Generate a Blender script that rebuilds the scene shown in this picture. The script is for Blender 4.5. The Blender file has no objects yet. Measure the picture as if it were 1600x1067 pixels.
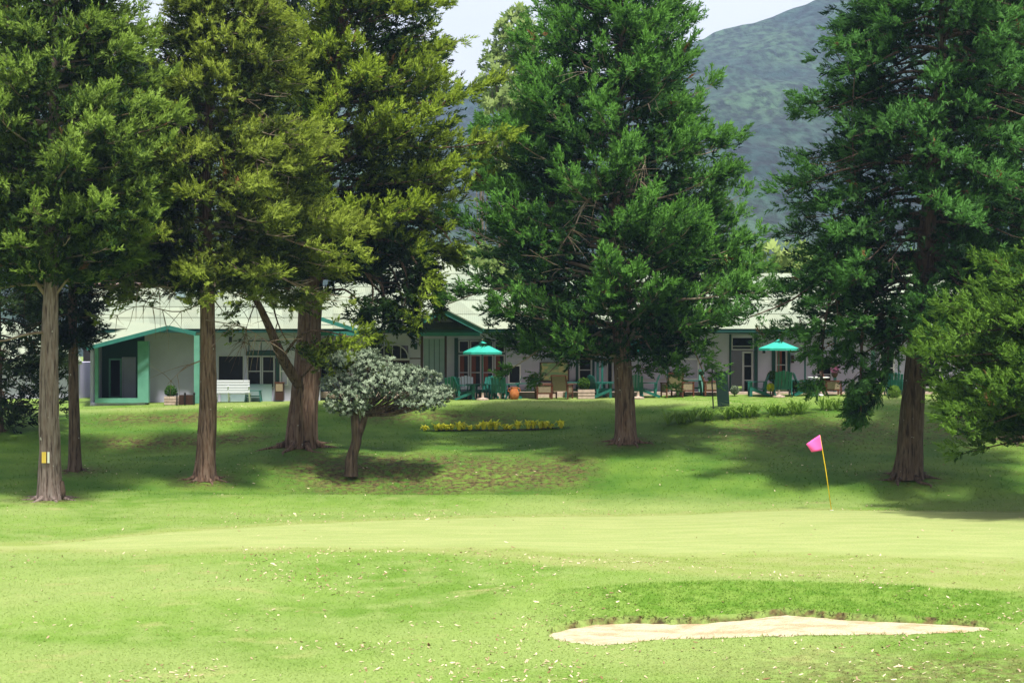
import bpy, bmesh, math, random
import numpy as np
from mathutils import Vector, Matrix

random.seed(7)
rng = np.random.default_rng(7)
C = bpy.context.scene.collection
S = bpy.context.scene
EYE = 5.0
F = 3000.0

# ------------------------------------------------------------------ camera, sky, sun, exposure
cam_d = bpy.data.cameras.new('camera')
cam = bpy.data.objects.new('camera', cam_d); C.objects.link(cam)
cam.location = (0, 0, EYE); cam.rotation_euler = (math.radians(90), 0, 0)
cam_d.sensor_width = 36; cam_d.lens = 36 * F / 1600
cam_d.shift_y = 6.5 / 1600
cam_d.clip_end = 20000
S.camera = cam

SUN_EL, SUN_AZ = math.radians(66), math.radians(160)   # azimuth clockwise from +Y: behind and a little right of the camera
W = bpy.data.worlds.new('World'); S.world = W; W.use_nodes = True
wn = W.node_tree; wn.nodes.clear()
sky = wn.nodes.new('ShaderNodeTexSky'); sky.sky_type = 'NISHITA'; sky.sun_disc = False
sky.sun_elevation = SUN_EL; sky.sun_rotation = SUN_AZ
sky.dust_density = 3.0
tc = wn.nodes.new('ShaderNodeTexCoord')
cl_n = wn.nodes.new('ShaderNodeTexNoise'); cl_n.inputs['Scale'].default_value = 2.2; cl_n.inputs['Detail'].default_value = 5
mp = wn.nodes.new('ShaderNodeMapping'); mp.inputs['Scale'].default_value = (1, 1, 2.5)
wn.links.new(tc.outputs['Generated'], mp.inputs[0]); wn.links.new(mp.outputs[0], cl_n.inputs['Vector'])
cr = wn.nodes.new('ShaderNodeValToRGB')
cr.color_ramp.elements[0].position = .3; cr.color_ramp.elements[0].color = (8.0, 8.15, 8.6, 1)
cr.color_ramp.elements[1].position = .7; cr.color_ramp.elements[1].color = (10.6, 10.5, 10.5, 1)
wn.links.new(cl_n.outputs['Fac'], cr.inputs[0])
mx = wn.nodes.new('ShaderNodeMixRGB'); mx.inputs[0].default_value = .93
wn.links.new(sky.outputs[0], mx.inputs[1]); wn.links.new(cr.outputs[0], mx.inputs[2])
bg = wn.nodes.new('ShaderNodeBackground'); bg.inputs['Strength'].default_value = 0.08
wo = wn.nodes.new('ShaderNodeOutputWorld')
wn.links.new(mx.outputs[0], bg.inputs[0]); wn.links.new(bg.outputs[0], wo.inputs[0])

sd = bpy.data.lights.new('sun', 'SUN'); sd.energy = 5.0; sd.angle = math.radians(5); sd.color = (1, .95, .86)
sun = bpy.data.objects.new('sun', sd); C.objects.link(sun)
sv = Vector((math.sin(SUN_AZ) * math.cos(SUN_EL), math.cos(SUN_AZ) * math.cos(SUN_EL), math.sin(SUN_EL)))
sun.rotation_euler = sv.to_track_quat('Z', 'Y').to_euler()

S.view_settings.view_transform = 'Standard'; S.view_settings.look = 'None'
S.view_settings.exposure = 0.62; S.view_settings.gamma = 1
S.render.engine = 'CYCLES'
S.cycles.max_bounces = 6; S.cycles.diffuse_bounces = 3; S.cycles.transmission_bounces = 3
S.cycles.transparent_max_bounces = 4; S.cycles.volume_bounces = 0

# ------------------------------------------------------------------ helpers
def P(px, py, D): return Vector(((px - 800) / F * D, D, EYE + (540 - py) / F * D))
def X(px, D): return (px - 800) / F * D
def Z(py, D): return EYE + (540 - py) / F * D

def tag(o, label=None, cat=None, group=None, kind=None):
    if label: o['label'] = label
    if cat: o['category'] = cat
    if group: o['group'] = group
    if kind: o['kind'] = kind
    return o
def empty(name, loc, rz=0, **k):
    o = bpy.data.objects.new(name, None); C.objects.link(o); o.location = loc; o.rotation_euler = (0, 0, rz)
    o.empty_display_size = .2
    return tag(o, **k)
def link_mesh(name, me, mat=None, parent=None, **k):
    o = bpy.data.objects.new(name, me); C.objects.link(o)
    if mat is not None: me.materials.append(mat) if not me.materials else None
    if parent is not None:
        o.parent = parent
    return tag(o, **k)
def np_mesh(name, v, tris=None, quads=None, smooth=False):
    me = bpy.data.meshes.new(name)
    v = np.asarray(v, dtype=np.float32)
    f = tris if tris is not None else quads
    n = 3 if tris is not None else 4
    f = np.asarray(f, dtype=np.int32)
    me.vertices.add(len(v)); me.vertices.foreach_set('co', v.ravel())
    me.loops.add(f.size); me.loops.foreach_set('vertex_index', f.ravel())
    me.polygons.add(len(f)); me.polygons.foreach_set('loop_start', np.arange(0, f.size, n, dtype=np.int32))
    me.polygons.foreach_set('loop_total', np.full(len(f), n, dtype=np.int32))
    me.update(calc_edges=True)
    me.polygons.foreach_set('use_smooth', np.full(len(f), smooth, dtype=bool))
    return me
def set_normals(me, N):
    me.polygons.foreach_set('use_smooth', np.ones(len(me.polygons), dtype=bool))
    N = N/(np.linalg.norm(N, axis=1, keepdims=True)+1e-9)
    me.normals_split_custom_set_from_vertices(N.astype(np.float32))
def orient(V, N):
    """wind each triangle so that its face looks the way its normal points"""
    t = V.reshape(-1,3,3); g = np.cross(t[:,1]-t[:,0], t[:,2]-t[:,0]); f = (g*N.reshape(-1,3,3)[:,0]).sum(1) < 0
    t[f] = t[f][:, ::-1]; return t.reshape(-1,3)
def fattr(me, name, vals):
    a = me.attributes.new(name, 'FLOAT', 'POINT'); a.data.foreach_set('value', np.asarray(vals, dtype=np.float32))

class MB:
    """collects boxes, bars and tubes for one mesh"""
    def __init__(s): s.v = []; s.f = []
    def box(s, x0, x1, y0, y1, z0, z1):
        b = len(s.v)
        s.v += [(x0,y0,z0),(x1,y0,z0),(x1,y1,z0),(x0,y1,z0),(x0,y0,z1),(x1,y0,z1),(x1,y1,z1),(x0,y1,z1)]
        s.f += [(b,b+3,b+2,b+1),(b+4,b+5,b+6,b+7),(b,b+1,b+5,b+4),(b+1,b+2,b+6,b+5),(b+2,b+3,b+7,b+6),(b+3,b,b+4,b+7)]
        return s
    def bar(s, p, q, w, h=None, up=(0,0,1)):
        p = Vector(p); q = Vector(q); h = h or w
        d = (q - p).normalized(); u = Vector(up)
        if abs(d.dot(u)) > .95: u = Vector((0,1,0))
        a = d.cross(u).normalized() * w / 2; c = a.cross(d).normalized() * h / 2
        b = len(s.v)
        for o in (p, q):
            s.v += [tuple(o-a-c), tuple(o+a-c), tuple(o+a+c), tuple(o-a+c)]
        s.f += [(b,b+1,b+2,b+3),(b+7,b+6,b+5,b+4)] + [(b+i,b+4+i,b+4+(i+1)%4,b+(i+1)%4) for i in range(4)]
        return s
    def tube(s, pts, rad, n=8, cap=True):
        pts = [Vector(p) for p in pts]
        rad = rad if hasattr(rad, '__len__') else [rad] * len(pts)
        b = len(s.v); ref = Vector((.31, .11, .94))
        for i, p in enumerate(pts):
            d = (pts[min(i+1, len(pts)-1)] - pts[max(i-1, 0)]).normalized()
            r0 = ref if abs(d.dot(ref)) < .97 else Vector((1,0,0))
            a = d.cross(r0).normalized(); c = d.cross(a)
            for k in range(n):
                t = 2*math.pi*k/n
                s.v.append(tuple(p + (a*math.cos(t) + c*math.sin(t)) * rad[i]))
        for i in range(len(pts)-1):
            for k in range(n):
                q = b+i*n
                s.f.append((q+k, q+(k+1)%n, q+n+(k+1)%n, q+n+k))
        if cap:
            s.f.append(tuple(b+k for k in range(n))[::-1]); q = b+(len(pts)-1)*n
            s.f.append(tuple(q+k for k in range(n)))
        return s
    def lathe(s, prof, n=20, c=(0,0,0)):
        b = len(s.v)
        for r, z in prof:
            for k in range(n):
                t = 2*math.pi*k/n; s.v.append((c[0]+r*math.cos(t), c[1]+r*math.sin(t), c[2]+z))
        for i in range(len(prof)-1):
            for k in range(n):
                q = b+i*n; s.f.append((q+k, q+(k+1)%n, q+n+(k+1)%n, q+n+k))
        s.f.append(tuple(b+k for k in range(n))[::-1]); q = b+(len(prof)-1)*n
        s.f.append(tuple(q+k for k in range(n)))
        return s
    def poly(s, pts, thick):
        """a plate: polygon pts extruded along thick"""
        b = len(s.v); n = len(pts); t = Vector(thick)
        s.v += [tuple(Vector(p)) for p in pts] + [tuple(Vector(p)+t) for p in pts]
        s.f += [tuple(range(b, b+n)), tuple(range(b+2*n-1, b+n-1, -1))]
        s.f += [(b+i, b+n+i, b+n+(i+1)%n, b+(i+1)%n) for i in range(n)]
        return s
    def build(s, name, mat, parent=None, smooth=False, bevel=0, **k):
        me = bpy.data.meshes.new(name); me.from_pydata(s.v, [], s.f); me.update()
        bm = bmesh.new(); bm.from_mesh(me); bmesh.ops.recalc_face_normals(bm, faces=bm.faces)
        if bevel: bmesh.ops.bevel(bm, geom=list(bm.edges), offset=bevel, segments=1, affect='EDGES')
        bm.to_mesh(me); bm.free()
        if smooth: me.polygons.foreach_set('use_smooth', [True]*len(me.polygons))
        return link_mesh(name, me, mat, parent, **k)

def copy_tree(o, parent=None):
    c = o.copy(); C.objects.link(c); c.parent = parent
    for ch in [x for x in KIDS.get(o.name, [])] if False else list(o.children):
        copy_tree(ch, c)
    return c

# ------------------------------------------------------------------ materials
def mat(name, col, rough=.7, noise=None, bump=None, spec=.3, metal=0, coord='Object', stretch=(1,1,1)):
    """col or mixed with a second colour by noise=(col2, scale, lo, hi); bump=(scale, strength, distance)"""
    m = bpy.data.materials.new(name); m.use_nodes = True
    nt = m.node_tree; b = nt.nodes['Principled BSDF']
    b.inputs['Base Color'].default_value = (*col, 1); b.inputs['Roughness'].default_value = rough
    b.inputs['Specular IOR Level'].default_value = spec; b.inputs['Metallic'].default_value = metal
    if noise or bump:
        t = nt.nodes.new('ShaderNodeTexCoord'); mpn = nt.nodes.new('ShaderNodeMapping')
        mpn.inputs['Scale'].default_value = stretch
        nt.links.new(t.outputs[coord], mpn.inputs[0])
    if noise:
        n = nt.nodes.new('ShaderNodeTexNoise'); n.inputs['Scale'].default_value = noise[1]; n.inputs['Detail'].default_value = 6
        nt.links.new(mpn.outputs[0], n.inputs['Vector'])
        r = nt.nodes.new('ShaderNodeMapRange'); r.inputs[1].default_value = noise[2]; r.inputs[2].default_value = noise[3]
        nt.links.new(n.outputs['Fac'], r.inputs[0])
        x = nt.nodes.new('ShaderNodeMixRGB'); x.inputs[1].default_value = (*col,1); x.inputs[2].default_value = (*noise[0],1)
        nt.links.new(r.outputs[0], x.inputs[0]); nt.links.new(x.outputs[0], b.inputs['Base Color'])
    if bump:
        n2 = nt.nodes.new('ShaderNodeTexNoise'); n2.inputs['Scale'].default_value = bump[0]; n2.inputs['Detail'].default_value = 6
        nt.links.new(mpn.outputs[0], n2.inputs['Vector'])
        bp = nt.nodes.new('ShaderNodeBump'); bp.inputs['Strength'].default_value = bump[1]; bp.inputs['Distance'].default_value = bump[2]
        nt.links.new(n2.outputs['Fac'], bp.inputs['Height']); nt.links.new(bp.outputs[0], b.inputs['Normal'])
    return m

def leaf_mat(name, dark, light, brown=(.16,.085,.03), trans=.42, rough=.6):
    m = bpy.data.materials.new(name); m.use_nodes = True
    nt = m.node_tree; b = nt.nodes['Principled BSDF']; out = nt.nodes['Material Output']
    b.inputs['Roughness'].default_value = rough; b.inputs['Specular IOR Level'].default_value = .12
    a = nt.nodes.new('ShaderNodeAttribute'); a.attribute_name = 'tint'
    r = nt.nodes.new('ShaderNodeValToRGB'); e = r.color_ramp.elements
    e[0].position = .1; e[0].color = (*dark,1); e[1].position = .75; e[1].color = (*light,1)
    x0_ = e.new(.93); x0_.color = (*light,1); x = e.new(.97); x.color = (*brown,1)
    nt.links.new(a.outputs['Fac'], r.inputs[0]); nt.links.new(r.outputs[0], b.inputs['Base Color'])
    t = nt.nodes.new('ShaderNodeBsdfTranslucent'); nt.links.new(r.outputs[0], t.inputs[0])
    mxs = nt.nodes.new('ShaderNodeMixShader'); mxs.inputs[0].default_value = trans
    nt.links.new(b.outputs[0], mxs.inputs[1]); nt.links.new(t.outputs[0], mxs.inputs[2]); nt.links.new(mxs.outputs[0], out.inputs[0])
    return m

M = {}
def bark(name, c1, c2, spots=None):
    m = mat(name, c1, .9, noise=(c2, 3.0, .35, .65), stretch=(5,5,.8))
    nt = m.node_tree; b = nt.nodes['Principled BSDF']
    t = nt.nodes.new('ShaderNodeTexCoord'); mpn = nt.nodes.new('ShaderNodeMapping'); mpn.inputs['Scale'].default_value = (16,16,1.6)
    nt.links.new(t.outputs['Object'], mpn.inputs[0])
    n = nt.nodes.new('ShaderNodeTexNoise'); n.inputs['Scale'].default_value = 1; n.inputs['Detail'].default_value = 5; nt.links.new(mpn.outputs[0], n.inputs['Vector'])
    bp = nt.nodes.new('ShaderNodeBump'); bp.inputs['Strength'].default_value = 1; bp.inputs['Distance'].default_value = .09
    nt.links.new(n.outputs['Fac'], bp.inputs['Height']); nt.links.new(bp.outputs[0], b.inputs['Normal'])
    # dark fissures and pale lichen flecks
    old = b.inputs['Base Color'].links[0].from_socket
    r = nt.nodes.new('ShaderNodeMapRange'); r.inputs[1].default_value = .34; r.inputs[2].default_value = .5
    nt.links.new(n.outputs['Fac'], r.inputs[0])
    x = nt.nodes.new('ShaderNodeMixRGB'); x.inputs[1].default_value = (c1[0]*.35, c1[1]*.32, c1[2]*.3, 1)
    nt.links.new(r.outputs[0], x.inputs[0]); nt.links.new(old, x.inputs[2])
    n3 = nt.nodes.new('ShaderNodeTexNoise'); n3.inputs['Scale'].default_value = 5; n3.inputs['Detail'].default_value = 6
    nt.links.new(t.outputs['Object'], n3.inputs['Vector'])
    r3 = nt.nodes.new('ShaderNodeMapRange'); r3.inputs[1].default_value = .70; r3.inputs[2].default_value = .73
    nt.links.new(n3.outputs['Fac'], r3.inputs[0])
    x3 = nt.nodes.new('ShaderNodeMixRGB'); x3.inputs[2].default_value = (.42,.41,.36,1)
    nt.links.new(r3.outputs[0], x3.inputs[0]); nt.links.new(x.outputs[0], x3.inputs[1]); nt.links.new(x3.outputs[0], b.inputs['Base Color'])
    return m
M['bark_grey'] = bark('bark_grey', (.165,.115,.095), (.25,.20,.18))
M['bark_red'] = bark('bark_red', (.12,.066,.042), (.20,.135,.10))
M['bark_dark'] = bark('bark_dark', (.075,.045,.03), (.12,.085,.06))
M['twig'] = mat('twig', (.16,.11,.075), .9, noise=((.26,.21,.16), 2, .4, .6))
M['wall'] = mat('wall_plaster', (.50,.49,.63), .85, noise=((.41,.40,.52), 1.2, .35, .7), bump=(30,.15,.01))
M['mint'] = mat('mint_paint', (.13,.34,.26), .5, noise=((.10,.28,.21), 3, .4, .7))
M['teal'] = mat('teal_paint', (.018,.135,.11), .45, noise=((.012,.10,.08), 5, .4, .7))
M['dteal'] = mat('dark_teal_paint', (.012,.055,.050), .45)
M['fascia'] = mat('fascia_teal', (.035,.19,.155), .5, noise=((.025,.14,.115), 3, .4, .7))
M['greyteal'] = mat('grey_teal_panel', (.30,.40,.42), .6, noise=((.25,.35,.37), 2, .4, .7))
M['white'] = mat('white_paint', (.78,.78,.80), .5, noise=((.68,.68,.70), 4, .4, .7))
M['frame'] = mat('window_frame_paint', (.42,.42,.45), .5)
M['glass'] = mat('dark_glass', (.008,.009,.010), .22, spec=.12)
M['curtain'] = mat('curtain_cloth', (.20,.06,.035), .9)
M['dark'] = mat('dark_interior', (.02,.02,.022), .9)
M['brown'] = mat('brown_wood', (.13,.045,.022), .45, noise=((.08,.028,.015), 6, .4, .7))
M['dbrown'] = mat('dark_brown_wood', (.045,.02,.014), .5)
M['cane'] = mat('woven_cane', (.30,.24,.16), .7, bump=(90,.6,.01), noise=((.20,.155,.10), 60, .4, .6))
M['canvas'] = mat('umbrella_canvas', (.03,.40,.31), .8, noise=((.025,.33,.26), 3, .4, .7))
M['bench'] = mat('bench_paint', (.66,.68,.76), .5)
M['black'] = mat('black_iron', (.01,.011,.012), .45)
M['signgreen'] = mat('sign_dark_green', (.010,.030,.024), .4)
M['terracotta'] = mat('terracotta', (.50,.17,.05), .7, noise=((.36,.10,.03), 9, .4, .65))
M['stone'] = mat('planter_stone', (.55,.42,.36), .85, noise=((.42,.32,.27), 8, .4, .7))
M['soil'] = mat('dark_soil', (.03,.02,.013), .95, bump=(20,.8,.03))
M['yellow'] = mat('yellow_paint', (.75,.52,.02), .4)
M['pink'] = mat('pink_cloth', (.95,.12,.42), .75)
M['notice'] = mat('notice_paper', (.50,.47,.20), .6, noise=((.20,.34,.16), 2.2, .45, .55), stretch=(1.4,1,2.2))
M['flower'] = mat('red_flower', (.65,.10,.06), .6)
M['pinkflower'] = mat('pink_flower', (.50,.16,.32), .6)
M['paintmark'] = mat('paint_mark', (.74,.74,.62), .6)
M['paintmark2'] = mat('paint_mark_yellow', (.74,.52,.08), .6)
M['metal'] = mat('hose_metal', (.35,.36,.36), .4, metal=.6)
M['ridge'] = mat('ridge_tile', (.62,.50,.46), .8, noise=((.42,.20,.14), 3.5, .45, .6))

# roof sheets: painted corrugated iron
def roof_mat():
    m = mat('corrugated_roof', (.285,.32,.235), .65, noise=((.235,.28,.215), .5, .35, .65))
    nt = m.node_tree; b = nt.nodes['Principled BSDF']
    t = nt.nodes.new('ShaderNodeTexCoord'); w = nt.nodes.new('ShaderNodeTexWave'); w.bands_direction = 'X'
    w.inputs['Scale'].default_value = 3.6; w.inputs['Distortion'].default_value = 0
    nt.links.new(t.outputs['Object'], w.inputs['Vector'])
    bp = nt.nodes.new('ShaderNodeBump'); bp.inputs['Strength'].default_value = .35; bp.inputs['Distance'].default_value = .03
    nt.links.new(w.outputs['Fac'], bp.inputs['Height']); nt.links.new(bp.outputs[0], b.inputs['Normal'])
    oi = nt.nodes.new('ShaderNodeObjectInfo')
    r = nt.nodes.new('ShaderNodeMapRange'); r.inputs[3].default_value = .80; r.inputs[4].default_value = 1.10
    nt.links.new(oi.outputs['Random'], r.inputs[0])
    old = b.inputs['Base Color'].links[0].from_socket
    h = nt.nodes.new('ShaderNodeHueSaturation'); nt.links.new(r.outputs[0], h.inputs['Value']); nt.links.new(old, h.inputs['Color'])
    nt.links.new(h.outputs[0], b.inputs['Base Color'])
    return m
M['roof'] = roof_mat()

# ------------------------------------------------------------------ ground
COLS = [-900, 0, 150, 300, 450, 600, 820, 1000, 1200, 1400, 1600, 2500]
DS =   [0,     20,   26,   30,   33,   35,   37,   39,   42,   45,  48,  52,  55,  57, 59,  60.5, 62,  64,  66,  68,  70,  72,  74,  76,  78,  80,  90]
ZT = {  # height relative to the eye, by column
-900: [-5.3,-5.45,-5.40,-5.30,-5.2,-5.1,-5.0,-4.92,-4.87,-4.85,-4.87,-4.85,-4.82,-4.72,-4.52,-4.36,-4.2,-4.0,-3.8,-3.5,-3.3,-3.0,-2.8,-2.6,-2.4,-2.3,-2.3],
0:    [-5.3,-5.45,-5.40,-5.30,-5.2,-5.1,-5.0,-4.92,-4.86,-4.84,-4.86,-4.86,-4.80,-4.70,-4.52,-4.36,-4.2,-3.98,-3.76,-3.5,-3.3,-3.0,-2.8,-2.55,-2.38,-2.3,-2.3],
150: [-5.3,-5.45,-5.40,-5.30,-5.2,-5.1,-4.98,-4.9,-4.82,-4.79,-4.83,-4.86,-4.82,-4.72,-4.58,-4.38,-4.2,-3.98,-3.90,-3.84,-3.22,-3.14,-2.62,-2.50,-2.31,-2.3,-2.3],
300: [-5.3,-5.45,-5.40,-5.29,-5.16,-5.04,-4.9,-4.8,-4.73,-4.72,-4.78,-4.84,-4.84,-4.76,-4.55,-4.62,-4.22,-3.96,-3.88,-3.82,-3.14,-3.08,-2.45,-2.40,-2.28,-2.28,-2.28],
450: [-5.3,-5.45,-5.40,-5.28,-5.16,-5.06,-4.95,-4.80,-4.64,-4.68,-4.76,-4.82,-4.84,-4.78,-4.53,-4.85,-4.6,-3.98,-3.6,-3.36,-3.1,-2.90,-2.46,-2.3,-2.24,-2.24,-2.24],
600: [-5.3,-5.45,-5.40,-5.28,-5.14,-5.03,-4.91,-4.77,-4.60,-4.66,-4.74,-4.80,-4.84,-4.80,-4.52,-4.98,-4.74,-3.98,-3.66,-3.48,-3.28,-3.10,-2.44,-2.20,-2.2,-2.2,-2.2],
820: [-5.3,-5.45,-5.40,-5.28,-5.12,-4.99,-4.84,-4.73,-4.60,-4.66,-4.74,-4.79,-4.85,-4.82,-4.56,-4.78,-4.62,-4.10,-3.76,-3.55,-3.28,-3.08,-2.58,-2.22,-2.16,-2.14,-2.14],
1000: [-5.3,-5.45,-5.40,-5.27,-5.08,-4.96,-4.56,-4.56,-4.64,-4.72,-4.78,-4.83,-4.92,-4.94,-4.72,-4.52,-4.34,-3.98,-3.70,-3.42,-3.12,-2.78,-2.48,-2.26,-2.09,-1.97,-1.97],
1200: [-5.3,-5.45,-5.40,-5.27,-5.02,-4.86,-4.56,-4.56,-4.62,-4.68,-4.72,-4.74,-4.76,-4.86,-4.78,-4.52,-4.20,-3.98,-3.76,-3.36,-2.92,-2.45,-2.3,-2.15,-2.02,-1.94,-1.94],
1400: [-5.3,-5.45,-5.40,-5.25,-5.04,-4.90,-4.62,-4.58,-4.62,-4.66,-4.69,-4.71,-4.73,-4.86,-4.70,-4.25,-3.98,-3.78,-3.60,-3.22,-2.84,-2.45,-2.3,-2.15,-2.02,-1.94,-1.94],
1600: [-5.3,-5.45,-5.38,-5.20,-5.05,-4.90,-4.76,-4.72,-4.70,-4.70,-4.72,-4.76,-4.80,-4.86,-4.72,-4.4,-4.1,-3.85,-3.62,-3.3,-2.95,-2.6,-2.4,-2.2,-2.02,-1.94,-1.94],
2500: [-5.3,-5.45,-5.38,-5.20,-5.05,-4.95,-4.86,-4.82,-4.80,-4.78,-4.80,-4.82,-4.84,-4.86,-4.76,-4.5,-4.2,-3.95,-3.7,-3.4,-3.0,-2.7,-2.45,-2.2,-2.02,-1.94,-1.94]}
TAB = np.array([ZT[c] for c in COLS])
_D = np.arange(0, 90.01, .25)
_T = np.array([np.interp(_D, DS, r) for r in TAB])
# soften the table along the distance
_k = np.exp(-.5*(np.arange(-6,7)/1.3)**2); _k /= _k.sum()
_T = np.array([np.convolve(np.pad(r, 6, mode='edge'), _k, mode='valid') for r in _T])
_U = np.arange(-900, 2500.1, 20)
_G = np.array([np.interp(_U, COLS, _T[:, j]) for j in range(_T.shape[1])]).T
_k2 = np.exp(-.5*(np.arange(-5,6)/2.2)**2); _k2 /= _k2.sum()
_G = np.array([np.convolve(np.pad(_G[:, j], 5, mode='edge'), _k2, mode='valid') for j in range(_G.shape[1])]).T

def vnoise(x, y, seed=0):
    """value noise, numpy"""
    xi = np.floor(x).astype(int); yi = np.floor(y).astype(int); fx = x-xi; fy = y-yi
    def h(a, b):
        n = (a*374761393 + b*668265263 + seed*1442695041) & 0x7fffffff
        n = ((n ^ (n >> 13))*1274126177) & 0x7fffffff
        return ((n ^ (n >> 16)) & 0xffff)/65535.
    sx = fx*fx*(3-2*fx); sy = fy*fy*(3-2*fy)
    return (h(xi,yi)*(1-sx)+h(xi+1,yi)*sx)*(1-sy)+(h(xi,yi+1)*(1-sx)+h(xi+1,yi+1)*sx)*sy
def fbm(x, y, o=4, seed=0):
    r = 0; a = .5
    for i in range(o): r = r+a*vnoise(x*2**i, y*2**i, seed+i); a *= .5
    return r

# bunker outline in plan: far edge and near edge as functions of px column
BU = np.array([862, 880, 930, 980, 1040, 1100, 1160, 1230, 1300, 1380, 1450, 1510, 1545])
BFAR = np.array([980, 975, 966, 963, 966, 964, 960, 951, 957, 962, 964, 968, 972])
BNEAR = np.array([984, 992, 997, 995, 989, 987, 984, 983, 981, 980, 978, 976, 973])
def base_z(x, y):
    y_ = np.clip(y, 1, 90)
    u = np.clip(800 + x/y_*F, -900, 2499.9)
    fu = (u+900)/20; i = fu.astype(int); fu = fu-i
    fd = np.clip(y_, 0, 89.9)/.25; j = fd.astype(int); fd = fd-j
    z = (_G[i,j]*(1-fu)+_G[i+1 if False else np.minimum(i+1, len(_U)-1),j]*fu)*(1-fd)+(_G[i,j+1]*(1-fu)+_G[np.minimum(i+1, len(_U)-1),j+1]*fu)*fd
    z = z + EYE
    am = np.where(y < 76, 1, 0)
    z = z + am*((fbm(x*.35, y*.35, 3, 3)-.44)*.16 + (fbm(x*1.3, y*1.3, 3, 9)-.44)*.03) * np.where((y > 43) & (y < 56) & (u > 300), .25, 1)
    return z
def row_D(px, py):
    """distance at which the line of sight (px, py) meets the ground, in the near lawn"""
    d = np.arange(26, 60, .05); x = (px-800)/F*d
    zz = base_z(x, d); yy = 540+(EYE-zz)/d*F
    k = np.argmax(yy < py); return d[k]
BFD = np.array([row_D(p, q) for p, q in zip(BU, BFAR)]); BND = np.array([row_D(p, q) for p, q in zip(BU, BNEAR)])
BND = np.minimum(BND-.48, BFD-.3)
def bunker_in(x, y):
    """signed measure: >0 inside the bunker, metres to the nearer edge along the line of sight"""
    u = 800+x/np.maximum(y,1)*F
    f = np.interp(u, BU, BFD, left=0, right=0)+.10*(fbm(x*1.6, y*0+3, 4, 21)-.47)+.03*(fbm(x*9, y*0+3, 2, 22)-.4); n = np.interp(u, BU, BND, left=1, right=1)+.10*(fbm(x*1.7, y*0+9, 4, 33)-.47)
    return np.minimum(f-y, y-n)
def ground(x, y):
    x = np.asarray(x, float); y = np.asarray(y, float)
    z = base_z(x, y); s = bunker_in(x, y)
    return np.where(s > 0, z-.30*np.clip(s/.10, 0, 1), z)
def gz(x, y): return float(ground(np.array([x]), np.array([y]))[0])
def sightD(px, py, lo=28, hi=80):
    """ground distance seen at a photo pixel, nearest crossing at or beyond lo"""
    d = np.arange(lo, hi, .05); x = (px-800)/F*d
    yy = 540+(EYE-base_z(x, d))/d*F
    k = np.argmax(yy <= py); return d[k] if (yy <= py).any() else hi

def axis(segs):
    out = []
    for a, b, s in segs: out += list(np.arange(a, b, s))
    return np.array(out + [segs[-1][1]])
gx = axis([(-400,-60,20),(-60,-24,1.2),(-24,0,.3),(0,10,.09),(10,24,.3),(24,60,1.2),(60,400,20)])
gy = axis([(-30,20,5),(20,30,.5),(30,32,.15),(32,38,.08),(38,60,.22),(60,80,.22),(80,100,1),(100,400,15)])
GX, GY = np.meshgrid(gx, gy)
GZ = ground(GX, GY)
def grid_faces(nx, ny):
    i = np.arange(nx-1); j = np.arange(ny-1); I, J = np.meshgrid(i, j); a = (J*nx+I).ravel()
    return np.stack([a, a+1, a+nx+1, a+nx], 1)
me = np_mesh('lawn', np.stack([GX.ravel(), GY.ravel(), GZ.ravel()], 1), quads=grid_faces(len(gx), len(gy)), smooth=True)

def zones(x, y):
    """how much putting green, brown thatch and rough bank there is at a place (turf colour, with some shade painted in)"""
    u = 800+x/np.maximum(y,1)*F
    py = 540+(EYE-base_z(x, y))/y*F
        # putting green outline (plan): a long oval
    wob2 = (fbm(x*.9, y*.9, 4, 45)-.45)*1.0
    gl = wob2*.5+np.interp(u, [60,250,450,700,1000,1300,1600,1900], [46.5,49,51.5,53.5,55.2,56,55.3,54])
    gn = np.interp(u, [60,250,450,700,1000,1300,1600,1900], [46,45,44.4,44.2,43.5,42.8,42.0,42])
    green = np.clip(np.minimum((gl-y)*1.5, (y-gn-wob2*1.2)*.45)/.5+.5, 0, 1)
    coll = np.clip(np.minimum(gl+1.0-y, y-gn+1.2+4.0*np.clip((u-650)/400,0,1))/.8+.5, 0, 1)   # mown collar
    # brown thin turf in the hollow and on the banks, their shade painted in
    hol = 1.35*np.exp(-((y-63.6)/2.1)**2)*np.clip((u-380)/150,0,1)*np.clip((960-u)/70,0,1)
    bank = np.exp(-((y-73.2)/.9)**2)*np.clip((u-500)/60,0,1)*np.clip((840-u)/60,0,1)*.8
    rb = np.exp(-((y-69)/2.6)**2)*np.clip((u-1020)/150,0,1)*.75
    lt = (np.exp(-((y-69.0)/.8)**2)+np.exp(-((y-73.0)/.8)**2))*np.clip((470-u)/80,0,1)*np.clip((u-100)/80,0,1)*1.0
    nb = np.exp(-((y-30.5)/1.8)**2)*np.clip((u-900)/500,0,1)*.6
    brown = np.clip(np.where((bunker_in(x,y) > -.03), 2, 0)+(hol+bank+rb+lt+nb)*(.55+1.1*fbm(x*1.2, y*.8, 4, 55)), 0, 1)
    # strong green uncut bank above the bunker
    s = np.interp(u, [820, 900, 1000, 1550, 1600], [0, .6, 1, 1, .4])*np.clip((y-np.interp(u, BU, BFD))/.1,0,1)*np.clip((37.3-y)/.25, 0, 1)
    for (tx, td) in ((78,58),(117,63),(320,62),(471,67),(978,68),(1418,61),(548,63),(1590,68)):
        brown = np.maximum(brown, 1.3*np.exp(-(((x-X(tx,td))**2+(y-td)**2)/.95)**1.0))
    lush_shade = np.clip((y-57.5)/2.5+wob2*.6, 0, 1)*np.clip((75.2-y+wob2)/1.5, 0, 1)  # uncut lush turf; tree shade on the slope put into its darker colour
    return green, coll, np.clip(brown,0,1), s, lush_shade
g, c_, b_, s_, l_ = zones(GX.ravel(), np.maximum(GY.ravel(), 5))
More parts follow.
